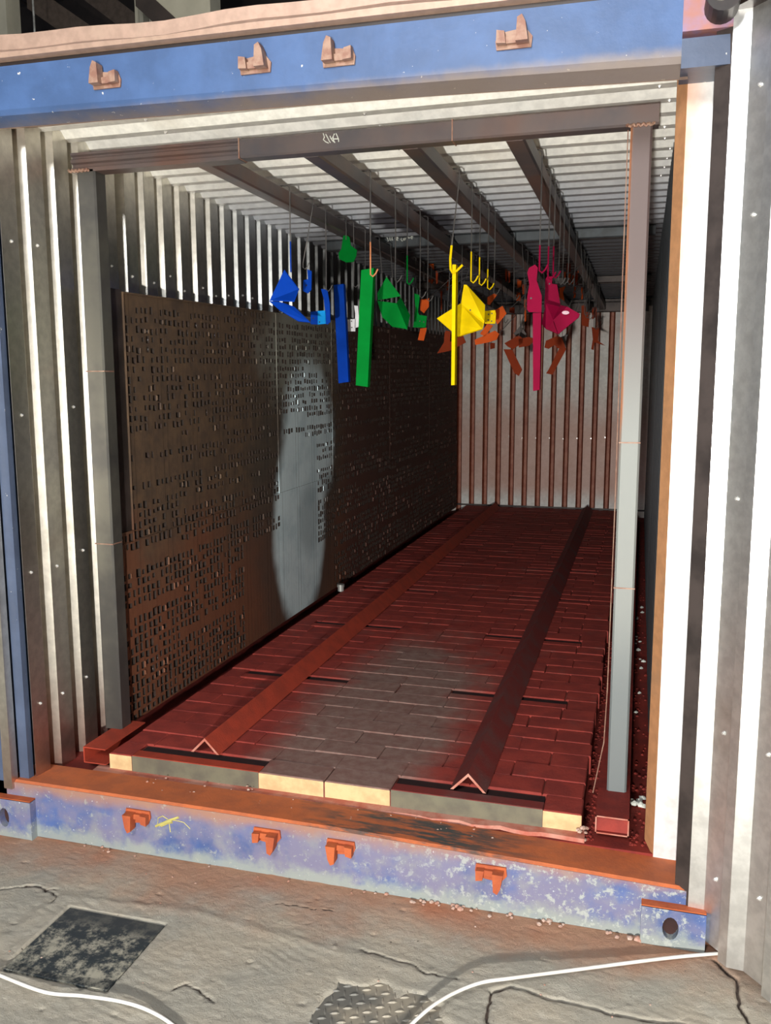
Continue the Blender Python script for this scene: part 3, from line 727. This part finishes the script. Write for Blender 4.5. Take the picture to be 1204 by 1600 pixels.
# ---------------------------------------------------------------- filter wall on the left
XF = .312
def ftop(y): return 1.918+.023*(y-.6)
def plain(y, z): return (1.55 < y < 2.02 and z < .77) or (2.02 <= y < 2.62 and z < 1.26) or (2.62 <= y < 2.9 and z < .60)
rs = random.Random(5)
CY, CZ = .0365, .0385
ROWT = [rs.random() for _ in range(60)]
def filter_panel(y0, y1, label, za0=.238, ztop=None, t=None):
    tf = ztop or ftop
    t = t or thing('spray_filter', label, 'filter', (XF, (y0+y1)/2, .258), 'cardboard filter panels')
    fr_ = MB(); bk = MB(); ny = int(round((y1-y0)/CY)); cy = (y1-y0)/ny; nz = int(round((tf(y0)-za0)/CZ)); fl = MB()
    for i in range(ny):
        ya, yb = y0+i*cy, y0+(i+1)*cy; zt = tf((ya+yb)/2); cz = (zt-za0)/nz
        for j in range(nz):
            za, zb = za0+j*cz, za0+(j+1)*cz; zm = (za+zb)/2
            x = XF+(.0 if zm > .98 else .004)+.0012*math.sin(i*.9)
            zr = ROWT[j]; o4 = [(x, ya, za), (x, yb, za), (x, yb, zb), (x, ya, zb)]
            closed = plain((ya+yb)/2, zm) or zr < .22 and (int((ya-.4)/.5)+j) % 3 != 0 or rs.random() < (.22 if zm > 1 else .14)
            if closed: fr_.add(o4, [(0, 1, 2, 3)]); continue
            low = zm < 1.0
            hw = cy*rs.uniform(.34, .70)*.5*(1.25 if low else 1.1); hh = cz*rs.uniform(.45, .85)*.5*(1.1 if low else .95)
            cyy = (ya+yb)/2+rs.uniform(-.003, .003); czz = zm+rs.uniform(-.004, .004); sk = rs.uniform(-.003, .003)
            i4 = [(x, cyy-hw, czz-hh), (x, cyy+hw, czz-hh+sk), (x, cyy+hw, czz+hh+sk), (x, cyy-hw, czz+hh)]
            d4 = [(x-.016, p_[1], p_[2]) for p_ in i4]
            fr_.add(o4+i4, [(k, (k+1) % 4, 4+(k+1) % 4, 4+k) for k in range(4)])
            fr_.add(i4+d4, [(k, (k+1) % 4, 4+(k+1) % 4, 4+k) for k in range(4)], 1)  # hole walls coloured dark to paint shade inside the holes
            if rs.random() < .10:      # torn flap standing proud of the sheet
                e = rs.uniform(.003, .008)
                fl.add([(x, cyy+hw, czz-hh), (x+e, cyy+hw+.001, czz-hh+.003), (x+e, cyy+hw+.001, czz+hh-.003), (x, cyy+hw, czz+hh)], [(0, 1, 2, 3)])
            if rs.random() < .03:      # bright speck painted as a glint of the galvanised wall behind
                u = rs.uniform(.002, .0045); fl.add([(x+.001, cyy-u, czz-u), (x+.001, cyy+u, czz-u*.5), (x+.001, cyy+u*.6, czz+u), (x+.001, cyy-u, czz+u)], [(0, 1, 2, 3)], 1)
    bk.add([(XF-.035, y0, za0), (XF-.035, y1, za0), (XF-.035, y1, tf(y1)), (XF-.035, y0, tf(y0))], [(0, 1, 2, 3)])
    fr_.build('perforated_sheet', ['filter', 'filter_back'], t); fl.build('torn_flaps_and_glints', ['filter', 'screw'], t, kind='stuff'); bk.build('backing_sheet', 'filter_back', t)
    m = MB(); m.box((XF-.036, y0, za0-.002), (XF+.003, y1, za0+.004)); zt0, zt1 = tf(y0), tf(y1)
    m.add([(XF-.036, y0, zt0), (XF+.004, y0, zt0), (XF+.004, y1, zt1), (XF-.036, y1, zt1), (XF-.036, y0, zt0+.006), (XF+.004, y0, zt0+.006), (XF+.004, y1, zt1+.006), (XF-.036, y1, zt1+.006)],
          [(0, 1, 2, 3), (4, 5, 6, 7), (0, 1, 5, 4), (1, 2, 6, 5), (2, 3, 7, 6), (3, 0, 4, 7)])
    m.box((XF-.036, y0, za0), (XF+.0035, y0+.003, tf(y0)), 0); m.build('edge_frame', 'filter', t)
    return t
filter_panel(.565, 2.02, 'tall brown perforated cardboard filter panel nearest the opening')
filter_panel(2.02, 2.90, 'filter panel with the pale blue grey sprayed patch')
filter_panel(2.90, 4.25, 'dark brown perforated filter panel just beyond the pale sprayed one')
filter_panel(4.25, 5.60, 'dark brown perforated filter panel second from the rear wall')
filter_panel(5.60, 6.90, 'dark brown perforated filter panel nearest the rear wall')
t = thing('filter_strip', 'low narrow perforated strip with a dark steel strip above, beside the left upright', 'panel', (XF, .5, .258))
filter_panel(.465, .563, '', ztop=lambda y: 1.0, t=t)
MB().box((XF-.03, .468, 1.004), (XF-.004, .563, 1.93)).build('steel_strip', 'dark_steel', t)

# small tin cap on the floor edge by the filters
p_ = at(530, 920, 2, .25)
mb = MB(); c_ = Vector((p_.x+.01, p_.y, ZB+.0))
mb.tube([c_, c_+Vector((0, 0, .028))], .020, 14); mb.tube([c_+Vector((0, 0, .028)), c_+Vector((0, 0, .045))], .024, 14)
tag(mb.build('tin_cap', 'tin'), 'small whitish metal cap on the floor against the filter wall', 'cap')

# ---------------------------------------------------------------- plates and cables in the yard
mb = MB(); mb.box((PL0[0]+.006, PL0[1]+.006, -.02), (PL1[0]-.006, PL1[1]-.006, -.003), 0, .002)
tag(mb.build('flush_plate', 'black_plate'), 'square black stained steel plate set flush in the concrete', 'plate')
ck = thing('checker_plate', 'worn steel tread plate half buried in the concrete by the cable', 'plate', ((CK0[0]+CK1[0])/2, (CK0[1]+CK1[1])/2, -.012))
MB().box((CK0[0], CK0[1], -.02), (CK1[0], CK1[1], -.0065)).build('plate', 'checker', ck)
mb = MB(); n = 6
l, b_, h_ = .0135, .0036, .0034
mb.add([(-l, 0, 0), (-l*.4, -b_, 0), (l*.4, -b_, 0), (l, 0, 0), (l*.4, b_, 0), (-l*.4, b_, 0), (-l*.4, 0, h_), (l*.4, 0, h_)],
       [(0, 1, 6), (1, 2, 7, 6), (2, 3, 7), (3, 4, 7), (4, 5, 6, 7), (5, 0, 6)])
TM = mb.mesh('tread', ['checker'])
k = 0
for i in range(16):
    for j in range(17):
        x = CK0[0]+.012+i*.026; y = CK0[1]+.012+j*.026
        if y < -.72: continue
        if k >= 300: break
        o = bpy.data.objects.new('tread', TM); COL.objects.link(o); o.parent = ck; o.matrix_parent_inverse = WM[ck.name].inverted()
        o.location = (x, y, -.0066); o.rotation_euler = (0, 0, math.radians(20 if (i+j) % 2 else 110)); k += 1
def cable(pts, label):
    P_ = [at(x, y, 2, z) for x, y, z in pts]; out = []
    for i in range(len(P_)-1):
        p0, p1, p2, p3 = P_[max(i-1, 0)], P_[i], P_[i+1], P_[min(i+2, len(P_)-1)]
        for s in range(8):
            u = s/8; out.append(.5*((2*p1)+(p2-p0)*u+(2*p0-5*p1+4*p2-p3)*u*u+(3*p1-p0-3*p2+p3)*u**3))
    out.append(P_[-1]); o = MB().tube(out, .0048, 8).build('power_cable', 'cable'); smooth(o)
    return tag(o, label, 'cable')
cable([(-60, 1500, .01), (0, 1524, .015), (70, 1550, .018), (130, 1556, .018), (190, 1565, .018), (235, 1580, .012), (275, 1606, .008), (310, 1650, .006)], 'white cable curving over the concrete at the lower left')
cable([(600, 1650, .008), (645, 1598, .02), (690, 1562, .032), (745, 1537, .038), (800, 1528, .035), (900, 1515, .025), (1000, 1502, .018), (1060, 1495, .014), (1118, 1490, .006), (1130, 1489, .006)], 'white cable running over the tread plate to the door')

# ---------------------------------------------------------------- hooks and painted parts
HX = [BX[i]+.068 for i in range(4)]
HG = 'wire hooks on the overhead beams'
def hook_path(bi, y, zlow, dx=0., dy=0., curl=True):
    x = HX[bi]; top = 2.392
    pts = [(x-.075, y, top-.03), (x-.072, y, top), (x-.06, y, top+.006), (x-.01, y, top+.006), (x, y, top), (x+.001, y, top-.03), (x+.002+dx*.5, y+dy*.5, (top+zlow)/2), (x+dx, y+dy, zlow+(.02 if curl else -.006))]
    if curl: pts += [(x+dx, y+dy, zlow), (x+dx+.010, y+dy, zlow-.008), (x+dx+.022, y+dy, zlow+.004), (x+dx+.03, y+dy, zlow+.02)]
    return pts
def hook(bi, y, zlow, label, dx=0., low_mat=None, zsplit=None, r=.0026, group=HG, curl=True):
    t = thing('wire_hook', label, 'hook', (HX[bi], y, 2.392), group)
    pts = hook_path(bi, y, zlow, dx, 0, curl)
    if low_mat:
        zs = zsplit or (zlow+.12); x = HX[bi]+dx*.9
        MB().tube(pts[:6]+[(x, y, zs)], r, 6).build('shank', 'wire', t)
        MB().tube([(x, y, zs)]+pts[7:], r*1.25, 6).build('painted_end', low_mat, t)
    else: MB().tube(pts, r, 6).build('shank', 'wire', t)
    return t
A = lambda X, Y: (400+X/3.7625, 240+Y/3.7625)
B = lambda X, Y: (640+X/3.7625, 240+Y/3.7625)
def W3(c, y):   # (pixel-x, pixel-y, forward offset) -> point
    (px, py), dy = c; return at(px, py, 1, y+dy)
def plate(mb, pts, y, th=.004, mi=0):
    """flat or slightly warped plate through pts = [((px,py),dy)...], given real thickness"""
    P_ = [W3(c, y) for c in pts]; n = len(P_)
    nn = Vector((0, 0, 0))
    for i in range(n): nn += (P_[i]-P_[0]).cross(P_[(i+1) % n]-P_[0])
    nn = nn.normalized() if nn.length > 1e-9 else Vector((0, 1, 0))
    if nn.y < 0: nn = -nn
    mb.add(P_+[p_+nn*th for p_ in P_], [tuple(range(n)), tuple(range(2*n-1, n-1, -1))]+[(i, (i+1) % n, n+(i+1) % n, n+i) for i in range(n)], mi)
def dots(parent, cs, y, r=.0035, mat='rubber'):
    for c in cs:
        p_ = at(c[0], c[1], 1, y-.0018); MB().tube([p_, p_+Vector((0, .001, 0))], r, 8).build('drilled_hole', mat, parent)
def part(name, label, cat, plates, y, mat, holes=(), th=.004, group=None):
    P_ = [W3(c, y) for pl in plates for c in pl]; c_ = sum(P_, Vector())/len(P_); c_.z = max(p_.z for p_ in P_)
    t = thing(name, label, cat, c_, group)
    for pl in plates: 
        mb = MB(); plate(mb, pl, y, th); mb.build('plate', mat, t)
    dots(t, holes, y); return t
def q(f, pts, dys=None): return [(f(x, y), (dys[i] if dys else 0.)) for i, (x, y) in enumerate(pts)]

Y = lambda px, py, b: at(px, py, 0, HX[b]).y
def zl(px, py, y): return at(px, py, 1, y).z
# --- beam 1: blue
y1 = Y(452, 297, 0); hook(0, y1, zl(*A(165, 690), y1), 'wire hook carrying the large folded blue plate', low_mat='p_blue', curl=False)
part('folded_plate', 'large royal blue folded angle plate hanging leftmost', 'plate',
     [q(A, [(165, 683), (252, 797), (224, 872), (78, 865)], [0, 0, .05, .0]), q(A, [(78, 866), (150, 874), (224, 900), (320, 992), (250, 985), (140, 920)], [0, .02, .05, .05, .03, .0])], y1, 'p_blue')
y2 = Y(488, 322, 0); hook(0, y2, zl(*A(265, 670), y2), 'leaning wire hook with the small blue tag', dx=-.05)
part('bracket', 'small blue notched bracket behind the large folded blue plate', 'bracket', [q(A, [(300, 680), (326, 690), (324, 800), (304, 822), (275, 808), (277, 745), (304, 738)])], y2, 'p_blue', [A(295, 775)])
y3 = Y(508, 332, 0); hook(0, y3, zl(*A(398, 800), y3), 'wire hook holding the glossy blue L bracket')
t = part('bracket', 'glossy blue L bracket with a drilled lug left of the long blue bar', 'bracket',
     [q(A, [(380, 795), (418, 800), (432, 880), (436, 990), (420, 1004), (405, 1000), (405, 925), (396, 850)]), q(A, [(320, 930), (362, 925), (362, 1005), (320, 1003)]), ], y3, 'p_blue', [A(335, 968), A(372, 990)])
mb = MB(); plate(mb, q(A, [(362, 925), (408, 922), (410, 1000), (362, 1005)]), y3, .012); mb.build('glossy_lug', 'p_cyan', t)
y4 = Y(540, 340, 0)
hook(0, y4, zl(*A(520, 500), y4), 'short wire hook holding the green notched bracket', curl=False)
part('bracket', 'bright green notched bracket hanging higher than the rest', 'bracket', [q(A, [(512, 483), (530, 480), (548, 492), (556, 540), (592, 568), (588, 600), (572, 637), (530, 640), (488, 620), (484, 585), (500, 560)])], y4, 'p_green')
y4b = y4+.12; hook(0, y4b, zl(*A(487, 780), y4b), 'long wire hook carrying the long blue bar')
def bar(pts, y, mat, label, folds=.03):
    t = thing('flat_bar', label, 'bar', (W3((pts[0], 0), y).x, y, W3((pts[0], 0), y).z), 'long painted bars')
    a, b_, c_, d_ = [at(px, py, 1, y) for px, py in pts]; v = Vector((.0, folds, 0)); s = (b_-a)*.25
    mb = MB(); mb.add([a, b_, c_, d_, a+v, b_+v, c_+v, d_+v], [(0, 1, 2, 3), (7, 6, 5, 4), (0, 4, 5, 1), (1, 5, 6, 2), (2, 6, 7, 3), (3, 7, 4, 0)]); mb.build('bar', mat, t); return t
bar([A(455, 772), A(513, 766), A(543, 1342), A(484, 1350)], y4b, 'p_blue', 'long royal blue flat bar hanging from a wire')
y6 = Y(570, 354, 0); hook(0, y6, zl(*A(590, 880), y6), 'wire hook with blue painted end behind the green bar', low_mat='p_blue')
t = part('bracket', 'L bracket coloured white for its highlight, between the blue and green bars', 'bracket',
     [q(A, [(575, 893), (597, 895), (607, 990), (600, 1020), (580, 1025), (582, 940)]), q(A, [(537, 975), (585, 972), (582, 1045), (540, 1045)])], y6, 'p_highlight', [A(560, 985), A(562, 1022)])
# --- beam 2: green
y7 = Y(578, 291, 1); hook(1, y7, zl(*A(650, 712), y7), 'wire hook with orange painted end on the long green bar', low_mat='orange_wire', zsplit=zl(*A(655, 520), y7))
bar([A(617, 685), A(690, 672), A(655, 1372), A(585, 1362)], y7, 'p_green', 'long green flat bar hanging beside the blue one')
y8 = Y(617, 313, 1); hook(1, y8, zl(*A(803, 745), y8), 'wire hook carrying the large folded green plate')
part('folded_plate', 'large green folded angle plate right of the long green bar', 'plate',
     [q(A, [(766, 725), (850, 838), (715, 862), (712, 820)], [0, .02, 0, 0]), q(A, [(712, 865), (825, 880), (888, 1032), (800, 1018), (740, 960)], [0, .0, 0, 0, 0]), q(A, [(825, 880), (850, 845), (905, 950), (888, 1032)], [0, .07, .07, 0])], y8, 'p_green')
y9 = Y(636, 330, 1); hook(1, y9, zl(*A(850, 760), y9), 'wire hook with bare curled end right of the folded green plate', low_mat='p_green')
y10 = Y(656, 349, 1); hook(1, y10, zl(*A(930, 840), y10), 'wire hook holding the small green L bracket')
part('bracket', 'small green L bracket with two drilled holes', 'bracket', [q(A, [(930, 822), (962, 832), (950, 930), (958, 948), (1003, 955), (996, 1022), (923, 1022), (935, 905)])], y10, 'p_green', [A(962, 985), A(985, 990)])
y11 = Y(668, 362, 1); hook(1, y11, zl(*A(990, 860), y11), 'wire hook holding the orange clevis beside the small green bracket')
part('bracket', 'orange clevis bracket just right of the small green bracket', 'bracket',
     [q(A, [(970, 855), (988, 862), (1015, 850), (1015, 900), (985, 938), (965, 922)]), q(A, [(965, 1028), (1003, 1024), (985, 1100), (950, 1096)])], y11, 'p_orange')
# --- beam 3: yellow
y16 = Y(717, 289, 2)
t = thing('wire_hook', 'wire hook with a thick yellow end on the yellow bar', 'hook', (HX[2], y16, 2.392), HG)
pk = hook_path(2, y16, 2.1, curl=False)[:6]
MB().tube(pk+[at(*B(260, 420), 1, y16), at(*B(246, 545), 1, y16)], .0026, 6).build('shank', 'wire', t)
MB().tube([at(*B(x, y_), 1, y16) for x, y_ in ((246, 540), (238, 620), (240, 680), (250, 700), (275, 690), (310, 655))], .005, 6).build('painted_end', 'p_yellow', t)
bar([B(250, 652), B(271, 652), B(263, 1360), B(243, 1362)], y16+.006, 'p_yellow', 'long narrow yellow flat bar', folds=.04)
y17 = Y(737, 309, 2); hook(2, y17, zl(*B(325, 750), y17), 'wire hook with yellow end on the folded yellow plate', low_mat='p_yellow')
part('folded_plate', 'large yellow folded angle plate', 'plate',
     [q(B, [(300, 880), (318, 770), (335, 772), (442, 890), (438, 990)], [.0, 0, 0, .04, .0]), q(B, [(160, 968), (298, 880), (300, 880), (438, 992), (428, 1030), (285, 1076)], [-.06, 0, 0, 0, -.05, -.08])], y17, 'p_yellow', [B(355, 920)])
y18 = Y(750, 325, 2); hook(2, y18, zl(*B(375, 765), y18), 'wire hook with thin yellow end behind the folded yellow plate', low_mat='p_yellow', zsplit=zl(*B(385, 610), y18))
y19 = Y(763, 337, 2); hook(2, y19, zl(*B(425, 790), y19), 'wire hook with yellow end above the small yellow lug', low_mat='p_yellow', zsplit=zl(*B(435, 680), y19))
part('bracket', 'small yellow lug with drilled holes right of the yellow plate', 'bracket', [q(B, [(440, 925), (500, 920), (506, 940), (502, 1000), (440, 1000)])], y19, 'p_yellow', [B(462, 945), B(482, 940), B(460, 978), B(480, 985)])
y20 = Y(773, 342, 2); hook(2, y20, zl(*B(478, 820), y20), 'wire hook holding the orange bracket above the small yellow lug')
part('bracket', 'folded orange bracket hanging behind the small yellow lug', 'bracket',
     [q(B, [(455, 845), (500, 820), (512, 830), (470, 890), (455, 885)]), q(B, [(500, 920), (545, 895), (568, 940), (515, 1005), (500, 980)]), q(B, [(412, 1060), (455, 1000), (490, 1010), (440, 1075)]),
      q(B, [(380, 1095), (500, 1040), (525, 1060), (510, 1095), (460, 1110), (385, 1125)])], y20+.1, 'p_orange')
# --- beam 4: maroon
y21 = Y(846, 257, 3); hook(3, y21, zl(*B(722, 690), y21), 'wire hook with maroon end on the front maroon bracket', low_mat='p_maroon', zsplit=zl(*B(735, 540), y21))
part('bracket', 'tall maroon notched bracket in front of the maroon bar', 'bracket',
     [q(B, [(700, 672), (735, 652), (752, 670), (745, 745), (775, 835), (773, 932), (700, 932), (688, 915), (690, 840), (702, 770), (690, 700)])], y21, 'p_maroon', [B(712, 850)])
bar([B(722, 937), B(772, 932), B(763, 1388), B(724, 1396)], y21+.01, 'p_maroon', 'long maroon flat bar below the maroon bracket')
y22 = Y(859, 292, 3); hook(3, y22, zl(*B(795, 730), y22), 'wire hook holding the large folded maroon plate', low_mat='p_maroon')
part('folded_plate', 'large maroon folded plate with a pale reflection painted at its slot', 'plate',
     [q(B, [(885, 890), (925, 900), (998, 942), (992, 962), (870, 1062), (840, 980)], [.05, .0, .0, 0, 0, 0]), q(B, [(775, 1000), (800, 880), (880, 900), (845, 985), (872, 1060), (800, 1030)], [0, .02, .05, 0, 0, 0])], y22, 'p_maroon')
y23 = Y(867, 296, 3); hook(3, y23, zl(*B(845, 720), y23), 'wire hook holding the second maroon bracket', low_mat='p_maroon')
part('bracket', 'maroon stepped bracket above the folded maroon plate', 'bracket',
     [q(B, [(795, 740), (805, 725), (838, 720), (835, 765), (865, 770), (885, 890), (870, 900), (790, 905), (795, 800)])], y23, 'p_maroon', [B(820, 765)])
o = MB(); pts_ = [at(*B(915+22*math.cos(a), 935+11*math.sin(a)), 1, y22-.01) for a in [k*math.pi/6 for k in range(12)]]
o.add(pts_+[p_+Vector((0, .002, 0)) for p_ in pts_], [tuple(range(12)), tuple(range(23, 11, -1))]+[(i, (i+1) % 12, 12+(i+1) % 12, 12+i) for i in range(12)])
MAT['p_pale'] = simple('pale_pink_reflection', (.55, .32, .38), None, .4)  # pale colour painting the reflection in the maroon plate's slot
tag(o.build('slot_reflection', 'p_pale'), 'small pale oval painting the slot reflection on the folded maroon plate', 'reflection')
for k, (px, py) in enumerate(((875, 322), (881, 338), (889, 352))):
    yy = Y(px, py, 3); hook(3, yy, zl(*B(850+22*k, 760), yy), ('wire hook just behind the maroon brackets', 'second wire hook behind the maroon brackets', 'third wire hook behind the maroon brackets')[k])

# --- orange parts farther back
def far(plates, y, label, mat='p_rustor', bi=None, holes=(), hk=True, th=.006):
    t = part('bracket', label, 'bracket', plates, y, mat, holes, th)
    if hk and bi is not None:
        P_ = [W3(c, y) for pl in plates for c in pl]; p_ = max(P_, key=lambda v: v.z)
        hook(bi, y, p_.z-.005, 'wire hook holding the '+' '.join(label.replace(' hanging', '', 1).split()[:12]).rstrip(','), dx=p_.x-HX[bi], curl=False)
    return t
far([q(B, [(205, 1040), (240, 1045), (232, 1160), (160, 1175), (200, 1110)]), q(B, [(232, 1110), (310, 1065), (330, 1110), (232, 1160)])], 3.2, 'rusty orange winged bracket hanging lowest behind the yellow bar', bi=1)
far([q(B, [(555, 1115), (640, 1068), (662, 1085), (665, 1112), (605, 1150), (575, 1135)]), q(B, [(550, 1150), (600, 1150), (660, 1270), (640, 1308), (615, 1292)]), q(B, [(640, 1090), (700, 1078), (745, 1090), (700, 1130), (640, 1140)])], 3.6, 'orange zigzag bracket hanging left of the maroon bar', bi=2)
far([q(B, [(800, 1100), (870, 1070), (895, 1085), (918, 1150), (870, 1145), (850, 1125), (815, 1148), (790, 1140)]), q(B, [(880, 1140), (918, 1150), (838, 1300), (800, 1292), (815, 1270)])], 3.6, 'orange zigzag bracket hanging right of the maroon bar', bi=3)
far([q(B, [(610, 1060), (650, 1010), (685, 1060), (680, 1110), (640, 1085)])], 4.0, 'dark rusty square bracket hanging above the left zigzag', 'dark_steel', bi=2)
far([q(B, [(880, 1080), (925, 1065), (915, 1120), (890, 1110)])], 4.0, 'dark square bracket hanging above the right zigzag', 'dark_steel', bi=3)
far([q(B, [(1008, 895), (1030, 890), (1035, 930), (1058, 935), (1050, 1020), (1010, 1010)])], 4.6, 'orange notched bracket hanging right of the maroon plate', bi=3)
far([q(B, [(1070, 905), (1098, 900), (1095, 960), (1070, 975)]), q(B, [(1068, 1020), (1112, 1025), (1105, 1100), (1150, 1130), (1085, 1110), (1080, 1155), (1065, 1150), (1075, 1090)])], 4.7, 'forked orange bracket hanging rightmost', bi=3)
far([q(B, [(880, 790), (915, 780), (900, 815), (908, 865), (880, 850)])], 3.4, 'bright orange bracket hanging behind the maroon plate', 'p_orange', bi=3)
far([q(B, [(108, 650), (140, 648), (142, 740), (130, 765), (106, 752)])], 3.9, 'orange drilled tag hanging between green and yellow parts', 'p_orange', bi=1, holes=(B(122, 680), B(120, 720)))
far([q(B, [(64, 860), (100, 850), (104, 900), (84, 940), (60, 920)])], 3.3, 'orange fork bracket hanging beside the small green L bracket', 'p_orange', bi=1)
far([q(B, [(585, 905), (615, 905), (615, 940), (585, 935)])], 4.4, 'small rusty plate hanging against the rear wall', bi=2)
far([q(B, [(628, 815), (650, 815), (650, 865), (625, 865)])], 4.4, 'small orange drilled plate hanging left of the maroon bracket', 'p_orange', bi=2)
slim = [(152, 690, 165, 768, 1), (175, 690, 184, 765, 1), (215, 740, 228, 805, 1), (180, 800, 190, 920, 1), (545, 645, 556, 730, 2), (560, 680, 572, 755, 2), (578, 690, 590, 760, 2), (596, 685, 606, 765, 2), (630, 740, 655, 790, 2), (660, 765, 680, 830, 2),
        (672, 850, 684, 990, 2), (905, 655, 917, 745, 3), (920, 630, 945, 700, 3), (930, 700, 945, 775, 3), (950, 700, 968, 770, 3), (972, 695, 988, 775, 3), (960, 780, 975, 850, 3), (1005, 780, 1018, 860, 3), (470, 1110, 500, 1150, 2), (985, 640, 1000, 700, 3)]
places = ['left of the yellow bar', 'left of the yellow bar, second of the pair', 'left of the yellow bar, lowest of the upper tabs', 'low left of the yellow bar', 'right of the yellow plate, first of four', 'right of the yellow plate, second of four', 'right of the yellow plate, third of four',
          'right of the yellow plate, fourth of four', 'left of the maroon bracket, upper', 'left of the maroon bracket, middle', 'left of the maroon bracket, longest', 'above the maroon plate, leftmost', 'above the maroon plate, highest', 'above the maroon plate, lowest of cluster', 'above the maroon plate, wide one',
          'above the maroon plate, rightmost long one', 'below the cluster over the maroon plate', 'nearest the right upright', 'below the small yellow lug', 'upper right of the cluster']
for i, (x0, y0, x1, y1_, bi) in enumerate(slim):
    yy = 3.6+((i*37) % 10)*.17
    o = far([q(B, [(x0, y0), (x1, y0+4), (x1-1, y1_-6), (x0+2, y1_)])], yy, 'slim orange tab hanging '+places[i], 'p_orange' if i % 3 else 'p_rustor', bi=bi)
    o['group'] = 'slim orange tabs at the back'; o.name = 'hanging_tab'; 
# empty hooks on the far parts of the beams
k = 0
ORD = ['first', 'second', 'third', 'fourth', 'fifth', 'sixth', 'seventh', 'eighth', 'ninth', 'tenth', 'eleventh', 'twelfth', 'thirteenth', 'fourteenth', 'fifteenth']
for bi in range(4):
    y = 2.45+bi*.06; nh = 0
    while y < 5.6:
        hook(bi, y, 2.392-random.uniform(.28, .42), 'bare wire hook on the %s, %s of its far row' % (('leftmost overhead beam', 'second overhead beam from left', 'third overhead beam from left', 'rightmost overhead beam')[bi], ORD[nh]), dx=random.uniform(-.03, .03)); nh += 1; y += random.uniform(.22, .36)

# ---------------------------------------------------------------- the dark shed behind and above
rf = empty('ceiling_shed', kind='structure')
prs = []; n = 115
mb = MB()
for k in range(n):
    x = -22+k*.28; mb.add([(x, 1, 9.2), (x+.18, 1, 9.2), (x+.22, 1, 9.28), (x+.28, 1, 9.28), (x, 14, 9.2), (x+.18, 14, 9.2), (x+.22, 14, 9.28), (x+.28, 14, 9.28)], [(0, 1, 5, 4), (1, 2, 6, 5), (2, 3, 7, 6)])
mb.build('roof_sheet', 'shed', rf)
for y in (3.2, 5.2, 7.2, 9.5): MB().box((-22, y, 8.9), (9, y+.1, 9.15)).build('purlin', 'shed', rf)
MB().box((-22, 13.8, 0), (12, 14, 9.4)).build('wall_shed', 'shed', None, kind='structure')
def col_at(px0, px1, y, name, label):
    a = at(px0, 30, 1, y); b = at(px1, 30, 1, y); t = MB()
    t.box((a.x, y, 0), (b.x, y+.25, 9.2)); t.box((a.x-.02, y-.01, 0), (a.x+.03, y+.26, 9.2)); t.box((b.x-.03, y-.01, 0), (b.x+.02, y+.26, 9.2))
    return tag(t.build(name, 'beige'), label, 'column')
col_at(-40, 9, 7.6, 'steel_column', 'beige steel column at the upper left corner behind the container')
col_at(236, 327, 7.6, 'steel_column', 'beige steel column showing above the blue header beam')
col_at(214, 222, 7.9, 'conduit_pipe', 'narrow beige pipe left of the beige column above the header')
a = at(210, -30, 1, 7.5); b = at(282, 36, 1, 7.5)
mb = MB(); mb.prism([a, b, b+Vector((0, 0, -.28)), a+Vector((0, 0, -.28))], (0, .08, 0)); tag(mb.build('diagonal_brace', 'shed'), 'dark diagonal roof brace crossing the beige column', 'brace')
a = at(90, -20, 1, 6.); b = at(130, 60, 1, 6.)
for k_, (p0, p1) in enumerate((((40, -30), (170, 60)), ((130, -40), (250, 50)))):
    a = at(*p0, 1, 8.5+k_); b = at(*p1, 1, 8.5+k_)
    mb = MB(); mb.prism([a, b, b+Vector((0, 0, -.35)), a+Vector((0, 0, -.35))], (0, .1, 0)); tag(mb.build('roof_truss_bar', simple('truss_brown', (.10, .075, .06), None, .7)), ('dark sloping roof truss bar at far upper left', 'dark sloping roof truss bar nearer the beige column')[k_], 'truss')
p_ = at(53, 30, 1, 6.8); tag(MB().tube([(p_.x, 6.8, 2.2), (p_.x, 6.8, 9.2)], .012, 8).build('hanging_rod', 'tin'), 'thin pale vertical rod at the upper left above the header', 'rod')
